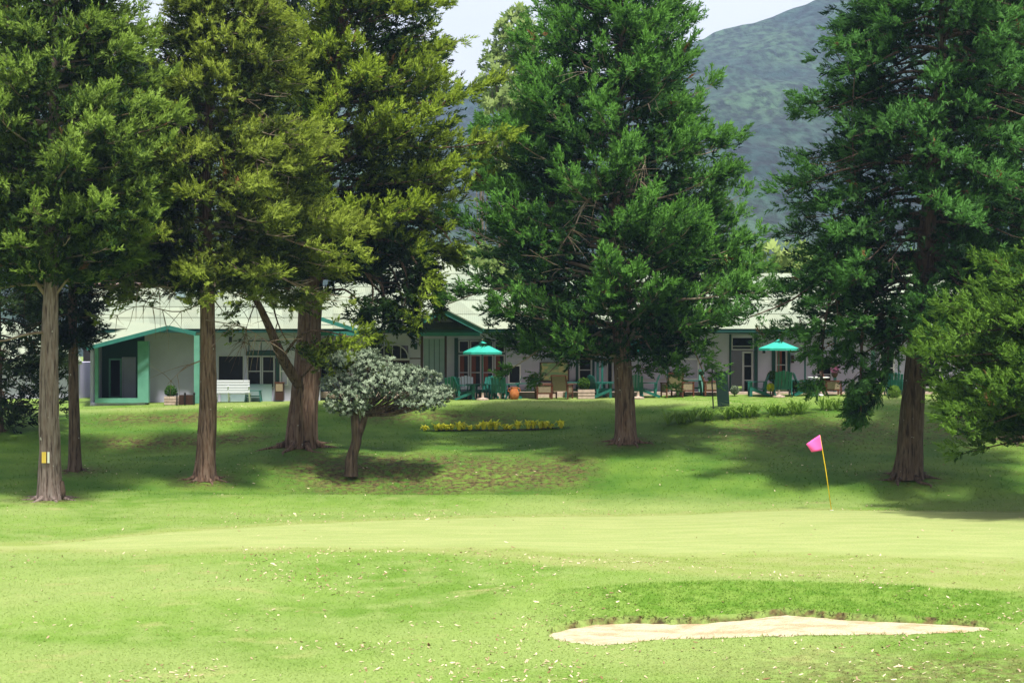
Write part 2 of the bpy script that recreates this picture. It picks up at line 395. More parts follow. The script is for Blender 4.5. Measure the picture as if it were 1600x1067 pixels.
fattr(me, 'green', g); fattr(me, 'collar', c_); fattr(me, 'brown', b_); fattr(me, 'rough', s_); fattr(me, 'lush_shade', l_)

def lawn_mat(name='lawn_turf', blades=False):
    m = bpy.data.materials.new(name); m.use_nodes = True; nt = m.node_tree; b = nt.nodes['Principled BSDF']
    b.inputs['Roughness'].default_value = .85; b.inputs['Specular IOR Level'].default_value = .15
    L = nt.links.new
    def node(t, **k):
        n = nt.nodes.new(t)
        for a, v in k.items(): setattr(n, a, v)
        return n
    geo = node('ShaderNodeNewGeometry')
    def noise(scale, detail=5, st=(1,1,1), dist=0):
        mp_ = node('ShaderNodeMapping'); mp_.inputs['Scale'].default_value = st; L(geo.outputs['Position'], mp_.inputs[0])
        n = node('ShaderNodeTexNoise'); n.inputs['Scale'].default_value = scale; n.inputs['Detail'].default_value = detail
        n.inputs['Distortion'].default_value = dist
        L(mp_.outputs[0], n.inputs['Vector']); return n.outputs['Fac']
    def rng_(s, a, b_, c=0, d=1):
        r = node('ShaderNodeMapRange'); r.inputs[1].default_value = a; r.inputs[2].default_value = b_; r.inputs[3].default_value = c; r.inputs[4].default_value = d
        L(s, r.inputs[0]); return r.outputs[0]
    def mixc(f, a, b_):
        x = node('ShaderNodeMixRGB')
        if isinstance(f, float): x.inputs[0].default_value = f
        else: L(f, x.inputs[0])
        for i, c in ((1, a), (2, b_)):
            if isinstance(c, tuple): x.inputs[i].default_value = (*c, 1)
            else: L(c, x.inputs[i])
        return x.outputs[0]
    def attr(n):
        a = node('ShaderNodeAttribute'); a.attribute_name = n; return a.outputs['Fac']
    base = mixc(rng_(noise(.22, 6, dist=.6), .38, .62), (.105,.195,.024), (.160,.250,.046))
    base = mixc(rng_(noise(.075, 4, (1,1.8,1), .8), .44, .62), base, (.215,.280,.082))
    base = mixc(rng_(noise(1.4, 5), .42, .72), base, (.190,.262,.070))
    base = mixc(rng_(noise(.7, 4, (1,1.6,1)), .60, .78), base, (.26,.275,.10))
    base = mixc(attr('lush_shade'), base, mixc(rng_(noise(.5, 5), .38, .64), (.052,.130,.012), (.110,.195,.026)))
    base = mixc(attr('collar'), base, mixc(rng_(noise(1.1, 5), .4, .6), (.195,.255,.062), (.24,.275,.092)))
    base = mixc(attr('green'), base, mixc(rng_(noise(.6, 4, (1,3,1)), .4, .6), (.245,.300,.100), (.285,.325,.120)))
    base = mixc(attr('rough'), base, mixc(rng_(noise(2.5, 4), .4, .6), (.085,.175,.016), (.135,.225,.034)))
    br = node('ShaderNodeMath', operation='MULTIPLY'); L(attr('brown'), br.inputs[0]); L(rng_(noise(5, 5), .36, .58), br.inputs[1])
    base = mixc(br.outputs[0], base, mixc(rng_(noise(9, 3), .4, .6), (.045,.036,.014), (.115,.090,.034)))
    fine = noise(26, 4)
    v = node('ShaderNodeHueSaturation'); L(rng_(fine, .3, .7, .82, 1.16), v.inputs['Value']); L(base, v.inputs['Color'])
    L(v.outputs[0], b.inputs['Base Color'])
    bp = node('ShaderNodeBump'); bp.inputs['Strength'].default_value = .55; bp.inputs['Distance'].default_value = .03
    L(fine, bp.inputs['Height']); L(bp.outputs[0], b.inputs['Normal'])
    return m
M['lawn'] = lawn_mat()
M['blades'] = lawn_mat('grass_blades'); nt = M['blades'].node_tree; b = nt.nodes['Principled BSDF']
_src = b.inputs['Base Color'].links[0].from_socket
_h = nt.nodes.new('ShaderNodeHueSaturation'); _h.inputs['Value'].default_value = 1.4; nt.links.new(_src, _h.inputs['Color']); nt.links.new(_h.outputs[0], b.inputs['Base Color'])
for l in list(b.inputs['Normal'].links): nt.links.remove(l)
_t = nt.nodes.new('ShaderNodeBsdfTranslucent'); nt.links.new(_h.outputs[0], _t.inputs[0])
_m = nt.nodes.new('ShaderNodeMixShader'); _m.inputs[0].default_value = .5
nt.links.new(b.outputs[0], _m.inputs[1]); nt.links.new(_t.outputs[0], _m.inputs[2]); nt.links.new(_m.outputs[0], nt.nodes['Material Output'].inputs[0])
link_mesh('lawn', me, M['lawn'], kind='structure', label='undulating mown golf lawn rising in banks to the clubhouse terrace', category='lawn') if False else link_mesh('lawn', me, M['lawn'], kind='structure')

def grass():
    parts = []
    for (y0, y1, dens, hmul) in ((28,33,560,1),(33,38,420,1),(38,44,260,1.1),(44,58,110,1.3),(58,77,60,1.6)):
        ym = (y0+y1)/2; wx = (y1*1700/F); n = int(dens*(y1-y0)*wx*1.0)
        y = rng.uniform(y0,y1,n); u = rng.uniform(-60,1660,n); x = (u-800)/F*y
        g, c, b, r, lu = zones(x, y)
        keep = (g < .3)&(bunker_in(x,y) < .02)&(rng.random(n) > c*.5)&(rng.random(n) < np.where(r > .3, 1, .75)); x = x[keep]; y = y[keep]; g, c, b, r, lu = g[keep], c[keep], b[keep], r[keep], lu[keep]; n = len(x)
        lip = np.exp(-(bunker_in(x,y)/.12)**2)
        h = (.013+.022*r+.02*rng.random(n)+.03*lip)*hmul; w = .009*hmul*rng.uniform(.7,1.5,n); a = rng.uniform(0,2*np.pi,n)
        z = ground(x,y)-.004; sg = np.where(rng.random(n) < .5, -1, 1)*rng.uniform(.9,1.7,n)*h; le = np.stack([-np.sin(a)*sg, np.cos(a)*sg], 1)
        le[:,1] -= lip*.03
        p0 = np.stack([x-w*np.cos(a), y-w*np.sin(a), z],1); p1 = np.stack([x+w*np.cos(a), y+w*np.sin(a), z],1); p2 = np.stack([x+le[:,0], y+le[:,1], z+h],1)
        parts.append((np.stack([p0,p1,p2],1).reshape(-1,3), np.repeat(np.stack([g,c,b,r,lu],1),3,0)))
    V = np.concatenate([p[0] for p in parts]); A = np.concatenate([p[1] for p in parts])
    me = np_mesh('grass', V, tris=np.arange(len(V)).reshape(-1,3))
    for i, nm in enumerate(('green','collar','brown','rough','lush_shade')): fattr(me, nm, A[:,i])
    N = np.tile([0,0,1.],(len(V),1)); me.vertices.foreach_set('co', orient(V.astype(np.float64).copy(), N).astype(np.float32).ravel()); me.update(); set_normals(me, N)
    link_mesh('grass', me, M['blades'], kind='stuff')
    print('GRASS', len(V)//3)
grass()

# bunker sand sheet, a shallow scoop rising to the far lip
uu = np.linspace(858, 1549, 240); vv = np.linspace(0, 1, 14)
fD = np.interp(uu, BU, BFD)+.22; nD = np.interp(uu, BU, BND)-.05
SV = []
for t in vv:
    d = nD+(fD-nD)*t; x = (uu-800)/F*d
    z = base_z(x, d)
    sc = .24*np.sin(np.pi*np.clip(t*.55+.02, 0, 1)) * np.clip((fD-nD)/.9, 0, 1)
    z = z - .05 - .07*t**3 - .03*np.sin(np.pi*t) + .035*(fbm(x*4+d, d*5, 3, 71)-.45)
    SV.append(np.stack([x, d, z], 1))
sm = np_mesh('bunker_sand', np.concatenate(SV), quads=grid_faces(len(uu), len(vv)), smooth=True)
M['sand'] = mat('sand', (.53,.45,.31), .95, noise=((.44,.32,.19), 1.5, .47, .62), bump=(9,1,.12), coord='Object', stretch=(1,1.6,1))
link_mesh('bunker_sand', sm, M['sand'], kind='structure')

# ------------------------------------------------------------------ mountain
hx = np.linspace(-1300, 1500, 360); hy = np.linspace(330, 2300, 230)
HX, HY = np.meshgrid(hx, hy)
crest_px = [-600, 0, 230, 500, 700, 800, 900, 1000, 1096, 1130, 1200, 1300, 1450, 1700, 2200]
crest_py = [40, 70, 92, 110, 118, 122, 105, 78, 42, 28, 14, -20, -60, -100, -140]
u = 800+HX/1500*F
H = 1.0*(540-np.interp(u, crest_px, crest_py))/F*1500+5
t = np.clip((HY-380)/(1500-380), 0, 1); t2 = np.clip((2300-HY)/800, 0, 1)
prof = t**1.15*np.where(HY > 1500, t2**.7, 1)
rid = 1-np.abs(2*fbm(HX*.0035+5, HY*.002, 5, 81)-.95)
HZ = H*prof*(.86+.14*np.where(t < 1, rid*1.0, 1)*1.0) + (rid-.75)*34*np.sin(np.pi*np.clip(t,0,1)) + (fbm(HX*.03, HY*.03, 3, 91)-.45)*12*np.clip(t*3,0,1) - 6
mm = np_mesh('mountain', np.stack([HX.ravel(), HY.ravel(), HZ.ravel()], 1), quads=grid_faces(len(hx), len(hy)), smooth=True)
M['hill'] = mat('forested_slope', (.007,.020,.018), .95, noise=((.027,.055,.027), .012, .42, .62), bump=(.07,1,14), stretch=(1,.25,1))
nt = M['hill'].node_tree; b = nt.nodes['Principled BSDF']
old = b.inputs['Base Color'].links[0].from_socket
t_ = nt.nodes.new('ShaderNodeTexCoord'); n_ = nt.nodes.new('ShaderNodeTexNoise'); n_.inputs['Scale'].default_value = .2; n_.inputs['Detail'].default_value = 8
m_ = nt.nodes.new('ShaderNodeMapping'); m_.inputs['Scale'].default_value = (1,.22,1); nt.links.new(t_.outputs['Object'], m_.inputs[0]); nt.links.new(m_.outputs[0], n_.inputs['Vector'])
r_ = nt.nodes.new('ShaderNodeMapRange'); r_.inputs[1].default_value = .38; r_.inputs[2].default_value = .62; r_.inputs[3].default_value = .2; r_.inputs[4].default_value = 1.7
nt.links.new(n_.outputs['Fac'], r_.inputs[0]); h_ = nt.nodes.new('ShaderNodeHueSaturation'); nt.links.new(r_.outputs[0], h_.inputs['Value'])
nt.links.new(old, h_.inputs['Color']); nt.links.new(h_.outputs[0], b.inputs['Base Color'])
link_mesh('mountain', mm, M['hill'], kind='structure')

# haze: one closed box of even, thin air
hz = MB().box(-1400, 1600, -60, 2400, -8, 420).build('haze', None, kind='stuff')
hm = bpy.data.materials.new('haze_air'); hm.use_nodes = True; hn = hm.node_tree; hn.nodes.clear()
hv = hn.nodes.new('ShaderNodeVolumePrincipled'); hv.inputs['Color'].default_value = (.46,.66,1,1); hv.inputs['Density'].default_value = .00021
hv.inputs['Anisotropy'].default_value = .1
ho = hn.nodes.new('ShaderNodeOutputMaterial'); hn.links.new(hv.outputs[0], ho.inputs['Volume'])
hz.data.materials.append(hm)

# ------------------------------------------------------------------ foliage tools
def rotmats(d, roll):
    """matrices whose local +Y runs along d"""
    d = d/np.linalg.norm(d, axis=1, keepdims=True)
    up = np.tile([0,0,1.], (len(d),1)); up[np.abs(d[:,2]) > .95] = [1,0,0]
    a = np.cross(d, up); a /= np.linalg.norm(a, axis=1, keepdims=True); c = np.cross(a, d)
    cr_, sr = np.cos(roll)[:,None], np.sin(roll)[:,None]
    X_ = a*cr_+c*sr; Z_ = -a*sr+c*cr_
    return np.stack([X_, d, Z_], 2)
def stamp(templates, pos, dirs, size, tint, roll=None):
    """copies leaf templates (each (n,3) verts as triangles) onto points; returns verts, tris, tint"""
    n = len(pos); roll = rng.uniform(0, 2*np.pi, n) if roll is None else roll
    R = rotmats(dirs, roll); which = rng.integers(0, len(templates), n)
    V = []; T = []; W_ = []
    for k, tp in enumerate(templates):
        m = which == k
        if not m.any(): continue
        v = np.einsum('nij,kj->nki', R[m], tp)*size[m][:,None,None]+pos[m][:,None,:]
        V.append(v.reshape(-1,3)); T.append(np.repeat(tint[m], len(tp))); W_.append(np.repeat(np.nonzero(m)[0], len(tp)))
    V = np.concatenate(V); T = np.concatenate(T); stamp.src = np.concatenate(W_)
    return V, np.arange(len(V)).reshape(-1,3), T
def plume_templates(n, sprigs=11, width=.075, spread=.9, flat=.5, hang=0, curl=0):
    """a conifer spray: slim triangles leaving a short axis like a brush"""
    out = []
    for _ in range(n):
        tr = []
        for i in range(sprigs):
            t = (i+.5)/sprigs; o = np.array([rng.normal(0,.05), t*.85, curl*t*t+rng.normal(0,.05)])
            L = (.43-.20*t)*rng.uniform(.75,1.25)
            a = rng.uniform(0, 2*np.pi); s = spread*rng.uniform(.5,1.15)*(1-.45*t)
            d = np.array([math.cos(a)*s, 1, math.sin(a)*s*flat-hang]); d /= np.linalg.norm(d)
            w = np.cross(d, rng.normal(size=3)); w /= np.linalg.norm(w); w *= width*rng.uniform(.7,1.3)
            tr += [o-w, o+w, o+d*L]
        d = np.array([0,1,0]); w = np.array([width,0,0]); o = np.array([0,.55,curl*.3]); tr += [o-w*.8, o+w*.8, o+d*.42]
        out.append(np.array(tr))
    return out
TP_CYP = plume_templates(12, 12, .058, 1.1, .8)
TP_DROOP = plume_templates(12, 12, .052, .95, .6, .55)
TP_FERN = plume_templates(12, 12, .055, 1.1, .3, .12)
def leafpair_templates(n, k=8, w=.16, L=.9):
    out = []
    for _ in range(n):
        tr = []
        for i in range(k):
            a = 2*np.pi*i/k+rng.uniform(-.3,.3); e = rng.uniform(.25,1.1)
            d = np.array([math.cos(a)*math.cos(e), math.sin(e), math.sin(a)*math.cos(e)]); s = np.cross(d, [0,1,0]); s /= np.linalg.norm(s)+1e-6
            l = L*rng.uniform(.7,1.1); m = d*l*.55+np.array([0,.03,0])
            tr += [np.zeros(3), m-s*w, d*l, np.zeros(3), d*l, m+s*w]
        out.append(np.array(tr))
    return out
TP_ROS = leafpair_templates(8)

def poly_path(p0, az, el0, L, n, droop, up, wig=.06):
    """a limb: starts at elevation el0, sags by droop, tip turns up"""
    t = np.linspace(0, 1, n)
    el = el0-droop*np.sin(np.pi*np.minimum(t*1.1,1)*.75)+up*t*t
    a = az+np.cumsum(rng.normal(0, wig, n))
    st = L/(n-1)
    d = np.stack([np.cos(el)*np.sin(a), np.cos(el)*np.cos(a), np.sin(el)], 1)
    p = np.vstack([p0, p0+np.cumsum(d[:-1]*st, 0)])
    return p, d

def tube_np(paths, rads, n=6):
    V = []; Fc = []; b = 0
    for p, r in zip(paths, rads):
        p = np.asarray(p); r = np.asarray(r); k = len(p)
        d = np.gradient(p, axis=0); d /= np.linalg.norm(d, axis=1, keepdims=True)+1e-9
        ref = np.tile([.3,.2,.93], (k,1)); a = np.cross(d, ref); a /= np.linalg.norm(a, axis=1, keepdims=True)+1e-9; c = np.cross(d, a)
        th = np.linspace(0, 2*np.pi, n, endpoint=False)
        ring = p[:,None,:]+(a[:,None,:]*np.cos(th)[None,:,None]+c[:,None,:]*np.sin(th)[None,:,None])*r[:,None,None]
        V.append(ring.reshape(-1,3))
        I, J = np.meshgrid(np.arange(n), np.arange(k-1)); I = I.ravel(); J = J.ravel()
        Fc.append(np.stack([J*n+I, J*n+(I+1)%n, (J+1)*n+(I+1)%n, (J+1)*n+I], 1)+b); b += k*n
    return np.concatenate(V), np.concatenate(Fc)

def trunk_mesh(pts, rad, flute=.12, nflute=5, n=28, step=.18, flare=.35, seed=0):
    """a fluted, flared trunk along pts"""
    pts = np.array(pts, float); rad = np.array(rad, float)
    s = np.r_[0, np.cumsum(np.linalg.norm(np.diff(pts, axis=0), axis=1))]; q = np.arange(0, s[-1], step); q = np.r_[q, s[-1]]
    c = np.stack([np.interp(q, s, pts[:,i]) for i in range(3)], 1)
    for i in range(3): 
        kk = np.ones(5)/5; c[2:-2, i] = np.convolve(c[:, i], kk, 'valid')
    r = np.interp(q, s, rad)*(1+flare*np.exp(-q/.45))
    th = np.linspace(0, 2*np.pi, n, endpoint=False)
    TH, Q = np.meshgrid(th, q)
    w_ = TH+.25*np.sin(Q*.6+seed)+.5*(vnoise(np.cos(TH)*1.5+5, Q*.35+np.sin(TH)*1.5+seed, seed+9)-.5)
    fl = 1-flute*(1-np.abs(np.cos(nflute*.5*w_+seed))**.5)*(.6+.9*np.exp(-Q/2.0))*1.5+flute*.35
    fl += .07*(vnoise(TH*2.2+seed*7, Q*1.2, seed)-.5)*2+.05*(vnoise(np.cos(TH)*4+9, Q*3+np.sin(TH)*4, seed+3)-.5)
    Rr = r[:,None]*fl
    V = np.stack([c[:,0][:,None]+Rr*np.cos(TH), c[:,1][:,None]+Rr*np.sin(TH), np.repeat(c[:,2][:,None], n, 1)], 2).reshape(-1,3)
    I, J = np.meshgrid(np.arange(n), np.arange(len(q)-1)); I = I.ravel(); J = J.ravel()
    return V, np.stack([J*n+I, J*n+(I+1)%n, (J+1)*n+(I+1)%n, (J+1)*n+I], 1)

COUNT = []
def conifer(name, label, px, py, D, trunk, r0, prof, leaf, barkm, nl=110, droop=.45, up=.5, el=.25, tps=TP_CYP, size=.48, step=.31,
            extra=(), deadfrac=.03, ztop=None, flute=.1, group='tall conifers around the clubhouse lawn', sub=1.0, marks=False, fork=None, yl=(.15,.75), cat='tree', inner=.22, depth=1.0, nflute=5, maxtri=230000, puff=1.0, burst=4, fill=1500, shrink=.75, flare=.3, void=.36):
    """trunk: list of (px, py) points up the stem; prof: rows (py, left px, right px) of the crown's reach"""
    x0 = X(px, D); z0 = gz(x0, D)-.06
    root = empty(name, (x0, D, z0), label=label, cat=cat, group=group)
    o3 = np.array([x0, D, z0])
    tp = [np.array([0,0,0.])]+[np.array([X(a, D), D, Z(b, D)])-o3 for a, b in trunk]
    top = tp[-1]; hts = np.array([p[2] for p in tp]); TX = np.array([p[0] for p in tp])
    rr = [max(.035, r0*(1-.93*(h/hts[-1])**.95)) for h in hts]
    V, Fq = trunk_mesh(tp, rr, flute, nflute=nflute, seed=px % 17, flare=flare, n=36)
    tm = link_mesh('trunk', np_mesh('trunk', V, quads=Fq, smooth=True), M[barkm], root)
    if D < 75:
        for k_ in range(7):
            a_ = k_*.9+rng.uniform(-.2,.2); L_ = r0*rng.uniform(1.2,2.6); pts_ = []
            for f_ in (0,.35,.7,1):
                rr_ = r0*.85+L_*f_; aa_ = a_+.25*f_*rng.uniform(-1,1); qx, qy = math.sin(aa_)*rr_, math.cos(aa_)*rr_
                pts_.append((qx, qy, gz(x0+qx, D+qy)-z0+.10*r0*(1-f_)+(.22*r0 if f_ == 0 else 0)-.03*f_))
            MB().tube(pts_, [.26*r0,.17*r0,.11*r0,.04*r0], 7).build('root', M[barkm], root, smooth=True)
    prof = np.array(prof, float)[::-1]     # low py last -> ascending height
    ph = np.array([Z(r[0], D) for r in prof])-z0
    pl = (prof[:,1]-px)/F*D; pr = (prof[:,2]-px)/F*D
    lo, hi = ph[0], ph[-1]
    pos = []; dr = []; sz = []; tn = []; paths = []; rads = []
    def foliage(p, d, L, t0, leafy=1.0, toff=0.0):
        """side sprays along a limb"""
        n = len(p); seg = L/(n-1)
        m = max(4, int(L/step*1.0))
        for t in np.linspace(t0, 1, m):
            i = min(n-2, int(t*(n-1))); f = t*(n-1)-i
            q = p[i]*(1-f)+p[i+1]*f; dd = d[i]
            for sgn in (-1, 1):
                if rng.random() > leafy: continue
                az = math.atan2(dd[0], dd[1])+sgn*rng.uniform(.25, 1.15)*(1-.5*t)
                ee = math.asin(np.clip(dd[2],-1,1))*.6+rng.uniform(-.15,.75)*puff
                l2 = min(1.7, (.16+.30*(1-t)*L*.42+.25))*rng.uniform(.6,1.2)*sub
                sp, sd_ = poly_path(q, az, ee, l2, 4, droop*.4, .3, .08)
                if rng.random() < .25: paths.append(sp); rads.append(np.linspace(.012,.004,4))
                k = max(2, int(l2/.26))
                tt = list(np.linspace(.15, 1, k))+[1.0]*burst
                for w in tt:
                    a = min(2, int(w*3)); g_ = w*3-a
                    qq = sp[a]*(1-g_)+sp[a+1]*g_
                    pos.append(qq+rng.normal(0,.07,3)); v = sd_[a]+rng.normal(0,.42 if w == 1 else .3,3)+np.array([0,0,.18*puff]); dr.append(v)
                    sz.append(size*rng.uniform(.6,1.15)); tn.append(.10+.64*w*t**.6+toff+rng.normal(0,.12))  # limb tips tinted lighter: young growth, plus sunlit-tip contrast put into the colour
    for i in range(nl):
        fz = ((i+.5)/nl)**.92; h = lo+(hi-lo)*fz+rng.normal(0,.12)
        az = i*2.39996+rng.normal(0,.25)
        s = math.sin(az); c = math.cos(az)
        R = np.interp(h, ph, pr) if s > 0 else -np.interp(h, ph, pl)
        Rd = .5*(np.interp(h, ph, pr)-np.interp(h, ph, pl))*depth
        R = max(.35, math.hypot(max(R,.3)*s, Rd*c)-shrink)*rng.uniform(.72,1.06)
        hh = h+R*(.10*droop-.06)  # root of the limb, so that its reach lies at h
        hb = np.clip(h-R*math.tan(el)*.55, .1, hts[-1])
        p0 = np.array([np.interp(hb, hts, TX), 0, hb])
        L = R*1.06/max(.6, math.cos(el))
        p, d = poly_path(p0, az, el+rng.normal(0,.1), L, 9, droop, up, .05)
        paths.append(p); rads.append(np.linspace(max(.018, .012*L+.012), .006, 9))
        if rng.random() < deadfrac*(2 if h < (lo+hi)/2 else .5):
            for _ in range(6):
                q = p[rng.integers(3,8)]; a2, d2 = poly_path(q, az+rng.normal(0,.8), rng.normal(-.2,.4), rng.uniform(.5,1.3), 4, .2, 0, .15)
                paths.append(a2); rads.append(np.linspace(.012,.003,4))
            continue
        foliage(p, d, L, inner+rng.uniform(0,.12))
    for ex in extra:
        pp = np.array([[X(a, dd_), dd_, Z(b, dd_)] for a, b, dd_ in ex['pts']])-o3
        s = np.r_[0, np.cumsum(np.linalg.norm(np.diff(pp, axis=0), axis=1))]; q = np.linspace(0, s[-1], 12)
        p = np.stack([np.interp(q, s, pp[:,k]) for k in range(3)], 1); p[1:-1] = (p[:-2]+2*p[1:-1]+p[2:])/4
        d = np.gradient(p, axis=0); d /= np.linalg.norm(d, axis=1, keepdims=True)
        r_e = ex.get('r', .06); paths.append(p); rads.append(np.linspace(r_e, r_e*.3, 12))
        if ex.get('leafy', 1) > 0:
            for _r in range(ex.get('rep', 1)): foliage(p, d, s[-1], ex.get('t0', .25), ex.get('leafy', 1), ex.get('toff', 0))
        for _ in range(ex.get('twigs', 0)):
            q_ = p[rng.integers(3,11)]; a2, d2 = poly_path(q_, rng.uniform(0,6.3), rng.normal(-.5,.5), rng.uniform(.5,1.6), 5, .2, 0, .12)
            paths.append(a2); rads.append(np.linspace(.012,.003,5))
    for _ in range(fill):
        h = lo+(hi-lo)*rng.random()**1.3; az = rng.uniform(0, 2*np.pi); s_, c_ = math.sin(az), math.cos(az)
        R = np.interp(h, ph, pr) if s_ > 0 else -np.interp(h, ph, pl)
        Rd = .5*(np.interp(h, ph, pr)-np.interp(h, ph, pl))*depth; k_ = rng.uniform(.15, .8)
        pos.append(np.array([np.interp(h, hts, TX)+max(R,.2)*s_*k_, Rd*c_*k_, h+rng.normal(0,.1)])); dr.append(np.array([s_, c_, rng.uniform(-.3,.8)])+rng.normal(0,.3,3))
        sz.append(size*rng.uniform(.7,1.3)); tn.append(.15+rng.normal(0,.08))  # inner fill tinted dark: shade inside the crown put into the colour
    pos = np.array(pos); dr = np.array(dr); sz = np.array(sz); tn = np.array(tn)
    nv = .5*vnoise(pos[:,0]*.75+px, pos[:,2]*1.7)+.5*vnoise(pos[:,1]*.75+5+px, pos[:,2]*1.7+pos[:,0]*.35, 3)
    kp = (nv > void)|(np.arange(len(pos)) >= len(pos)-fill); pos, dr, sz, tn = pos[kp], dr[kp], sz[kp], tn[kp]
    COUNT.append((label[:30], len(pos)*len(tps[0])//3))
    lim = int(maxtri/(len(tps[0])/3))
    if len(pos) > lim:
        k = rng.permutation(len(pos))[:lim]; pos, dr, sz, tn = pos[k], dr[k], sz[k]*1.05, tn[k]
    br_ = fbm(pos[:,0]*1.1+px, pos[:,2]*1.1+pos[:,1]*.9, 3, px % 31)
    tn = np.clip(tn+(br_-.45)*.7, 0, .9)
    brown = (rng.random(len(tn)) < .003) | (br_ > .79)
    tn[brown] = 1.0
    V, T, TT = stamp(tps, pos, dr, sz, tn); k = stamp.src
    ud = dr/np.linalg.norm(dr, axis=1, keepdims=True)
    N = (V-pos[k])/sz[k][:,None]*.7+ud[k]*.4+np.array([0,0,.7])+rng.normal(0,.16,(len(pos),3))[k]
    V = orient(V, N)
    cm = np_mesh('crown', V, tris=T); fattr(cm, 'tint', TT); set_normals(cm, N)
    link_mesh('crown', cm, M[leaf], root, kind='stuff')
    bv, bf = tube_np(paths, rads, 5)
    link_mesh('branches', np_mesh('branches', bv, quads=bf, smooth=True), M['bark_red'] if px == 471 else M['twig'] if barkm != 'bark_dark' else M['bark_dark'], root, kind='stuff')
    return root, tm

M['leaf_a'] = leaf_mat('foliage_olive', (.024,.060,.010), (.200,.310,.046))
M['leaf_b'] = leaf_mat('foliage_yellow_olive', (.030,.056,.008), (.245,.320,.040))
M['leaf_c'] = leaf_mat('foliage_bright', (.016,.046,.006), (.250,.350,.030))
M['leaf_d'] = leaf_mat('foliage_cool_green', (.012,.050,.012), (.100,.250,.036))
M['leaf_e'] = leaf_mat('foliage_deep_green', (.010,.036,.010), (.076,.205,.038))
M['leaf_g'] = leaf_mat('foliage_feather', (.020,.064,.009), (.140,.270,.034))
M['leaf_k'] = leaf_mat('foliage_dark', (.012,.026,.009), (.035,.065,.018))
M['leaf_s'] = leaf_mat('foliage_silver', (.09,.13,.08), (.26,.32,.22), brown=(.3,.3,.2), trans=.15)
M['leaf_i'] = leaf_mat('foliage_pale', (.14,.22,.06), (.34,.44,.14))
M['leaf_y'] = leaf_mat('foliage_yellow', (.55,.58,.03), (.85,.80,.05), trans=.25)
M['leaf_l'] = leaf_mat('foliage_lily', (.13,.25,.03), (.32,.48,.09))

# A: pale grey trunk, left foreground
ra, tma = conifer('conifer_tree', 'pale grey-barked conifer with yellow stripes painted on its trunk, nearest at the left', 78, 780, 58,
    [(76,600),(80,430),(82,300),(85,120),(88,-60),(90,-190)], .34,
    [(-200,80,100),(-60,10,160),(0,-30,195),(100,-90,240),(200,-120,272),(280,-125,285),(350,-110,262),(400,-100,215),(440,-80,150)],
    'leaf_a', 'bark_grey', nl=190, droop=.35, up=.35, el=.2, deadfrac=.03, flute=.03, shrink=.1, fill=3500,
    extra=[dict(pts=[(78,470,58),(40,420,57.6),(20,370,57.3),(5,330,57)], r=.07, t0=.6),
           dict(pts=[(80,420,58),(62,380,57.8),(70,320,57.5)], r=.07, t0=.7),
           dict(pts=[(78,518,58),(40,522,57.5),(0,535,57),(-50,520,57)], r=.05, t0=.75),
           dict(pts=[(80,470,58),(110,430,57.8),(135,400,57.6)], r=.05, t0=.9)])
# painted marks on its bark and a short snag at its foot
for k, (dx, m_) in enumerate(((-.125,'paintmark2'),(-.055,'paintmark2'),(.045,'paintmark'))):
    w = .035 if k == 0 else .03
    zb = Z(722, 58)-ra.location.z
    th = lambda xx: -math.sqrt(max(.01, .375**2-(xx+.02)**2))
    pts = [(dx-w, th(dx-w)-.012, zb), (dx+w, th(dx+w)-.012, zb), (dx+w, th(dx+w)-.012, zb+.33), (dx-w, th(dx-w)-.012, zb+.33)]
    MB().poly(pts, (0,.03,0)).build('painted_stripe', M[m_], ra)
MB().tube([(.36,-.1,0),(.42,-.12,.3),(.40,-.12,.62)], [.10,.09,.05], 8).build('snag', M['bark_dark'], ra, smooth=True)
conifer('conifer_tree', 'slim dark-stemmed conifer standing just behind the pale grey one with painted stripes', 117, 730, 63,
    [(115,600),(113,450),(110,200),(108,-90)], .20,
    [(-110,80,140),(0,20,190),(100,-20,215),(200,-40,230),(300,-40,235),(400,0,200),(480,40,170),(540,60,150)],
    'leaf_k', 'bark_dark', nl=121, droop=.5, up=.2, el=.1, deadfrac=.12, tps=TP_DROOP, shrink=.3, maxtri=75000)
conifer('conifer_tree', 'low dark drooping conifer at the left edge beside the clubhouse end', -5, 660, 71,
    [(-5,500),(-5,300),(-5,120)], .22,
    [(120,-40,40),(250,-90,70),(400,-120,110),(500,-130,135),(580,-120,130),(640,-100,85),(655,-60,60)],
    'leaf_k', 'bark_dark', nl=121, droop=.6, up=.1, el=.05, deadfrac=.1, tps=TP_DROOP, size=.6, maxtri=60000)
# B
conifer('conifer_tree', 'reddish straight-trunked conifer in front of the white slatted bench', 320, 742, 62,
    [(326,640),(325,520),(322,400),(322,250),(330,100),(335,-60),(338,-190)], .32,
    [(-200,325,350),(-60,285,400),(0,258,425),(60,240,455),(100,235,480),(200,190,510),(270,165,545),(330,170,560),(400,190,530),(450,215,470)],
    'leaf_b', 'bark_red', nl=250, droop=.55, up=.3, el=.15, tps=TP_DROOP, deadfrac=.05, flute=.16, nflute=3, shrink=.15, fill=6000, maxtri=300000,
    extra=[dict(pts=[(322,400,62),(270,370,61),(240,340,60.3),(210,325,60)], r=.06, t0=.2),
           dict(pts=[(322,430,62),(260,425,61),(215,400,60.3),(165,395,60)], r=.06, t0=.3),
           dict(pts=[(322,440,61.5),(270,450,60.8),(200,445,60.2),(150,450,60)], r=.03, leafy=.15, twigs=20),
           dict(pts=[(322,500,61.6),(380,510,61),(430,540,60.8)], r=.02, leafy=0, twigs=14),
           dict(pts=[(324,560,62),(290,572,61.6),(262,600,61.3)], r=.025, leafy=0, twigs=6),
           dict(pts=[(322,470,62),(280,490,61.6),(215,475,61.3),(170,500,61)], r=.025, leafy=.12, twigs=14)])
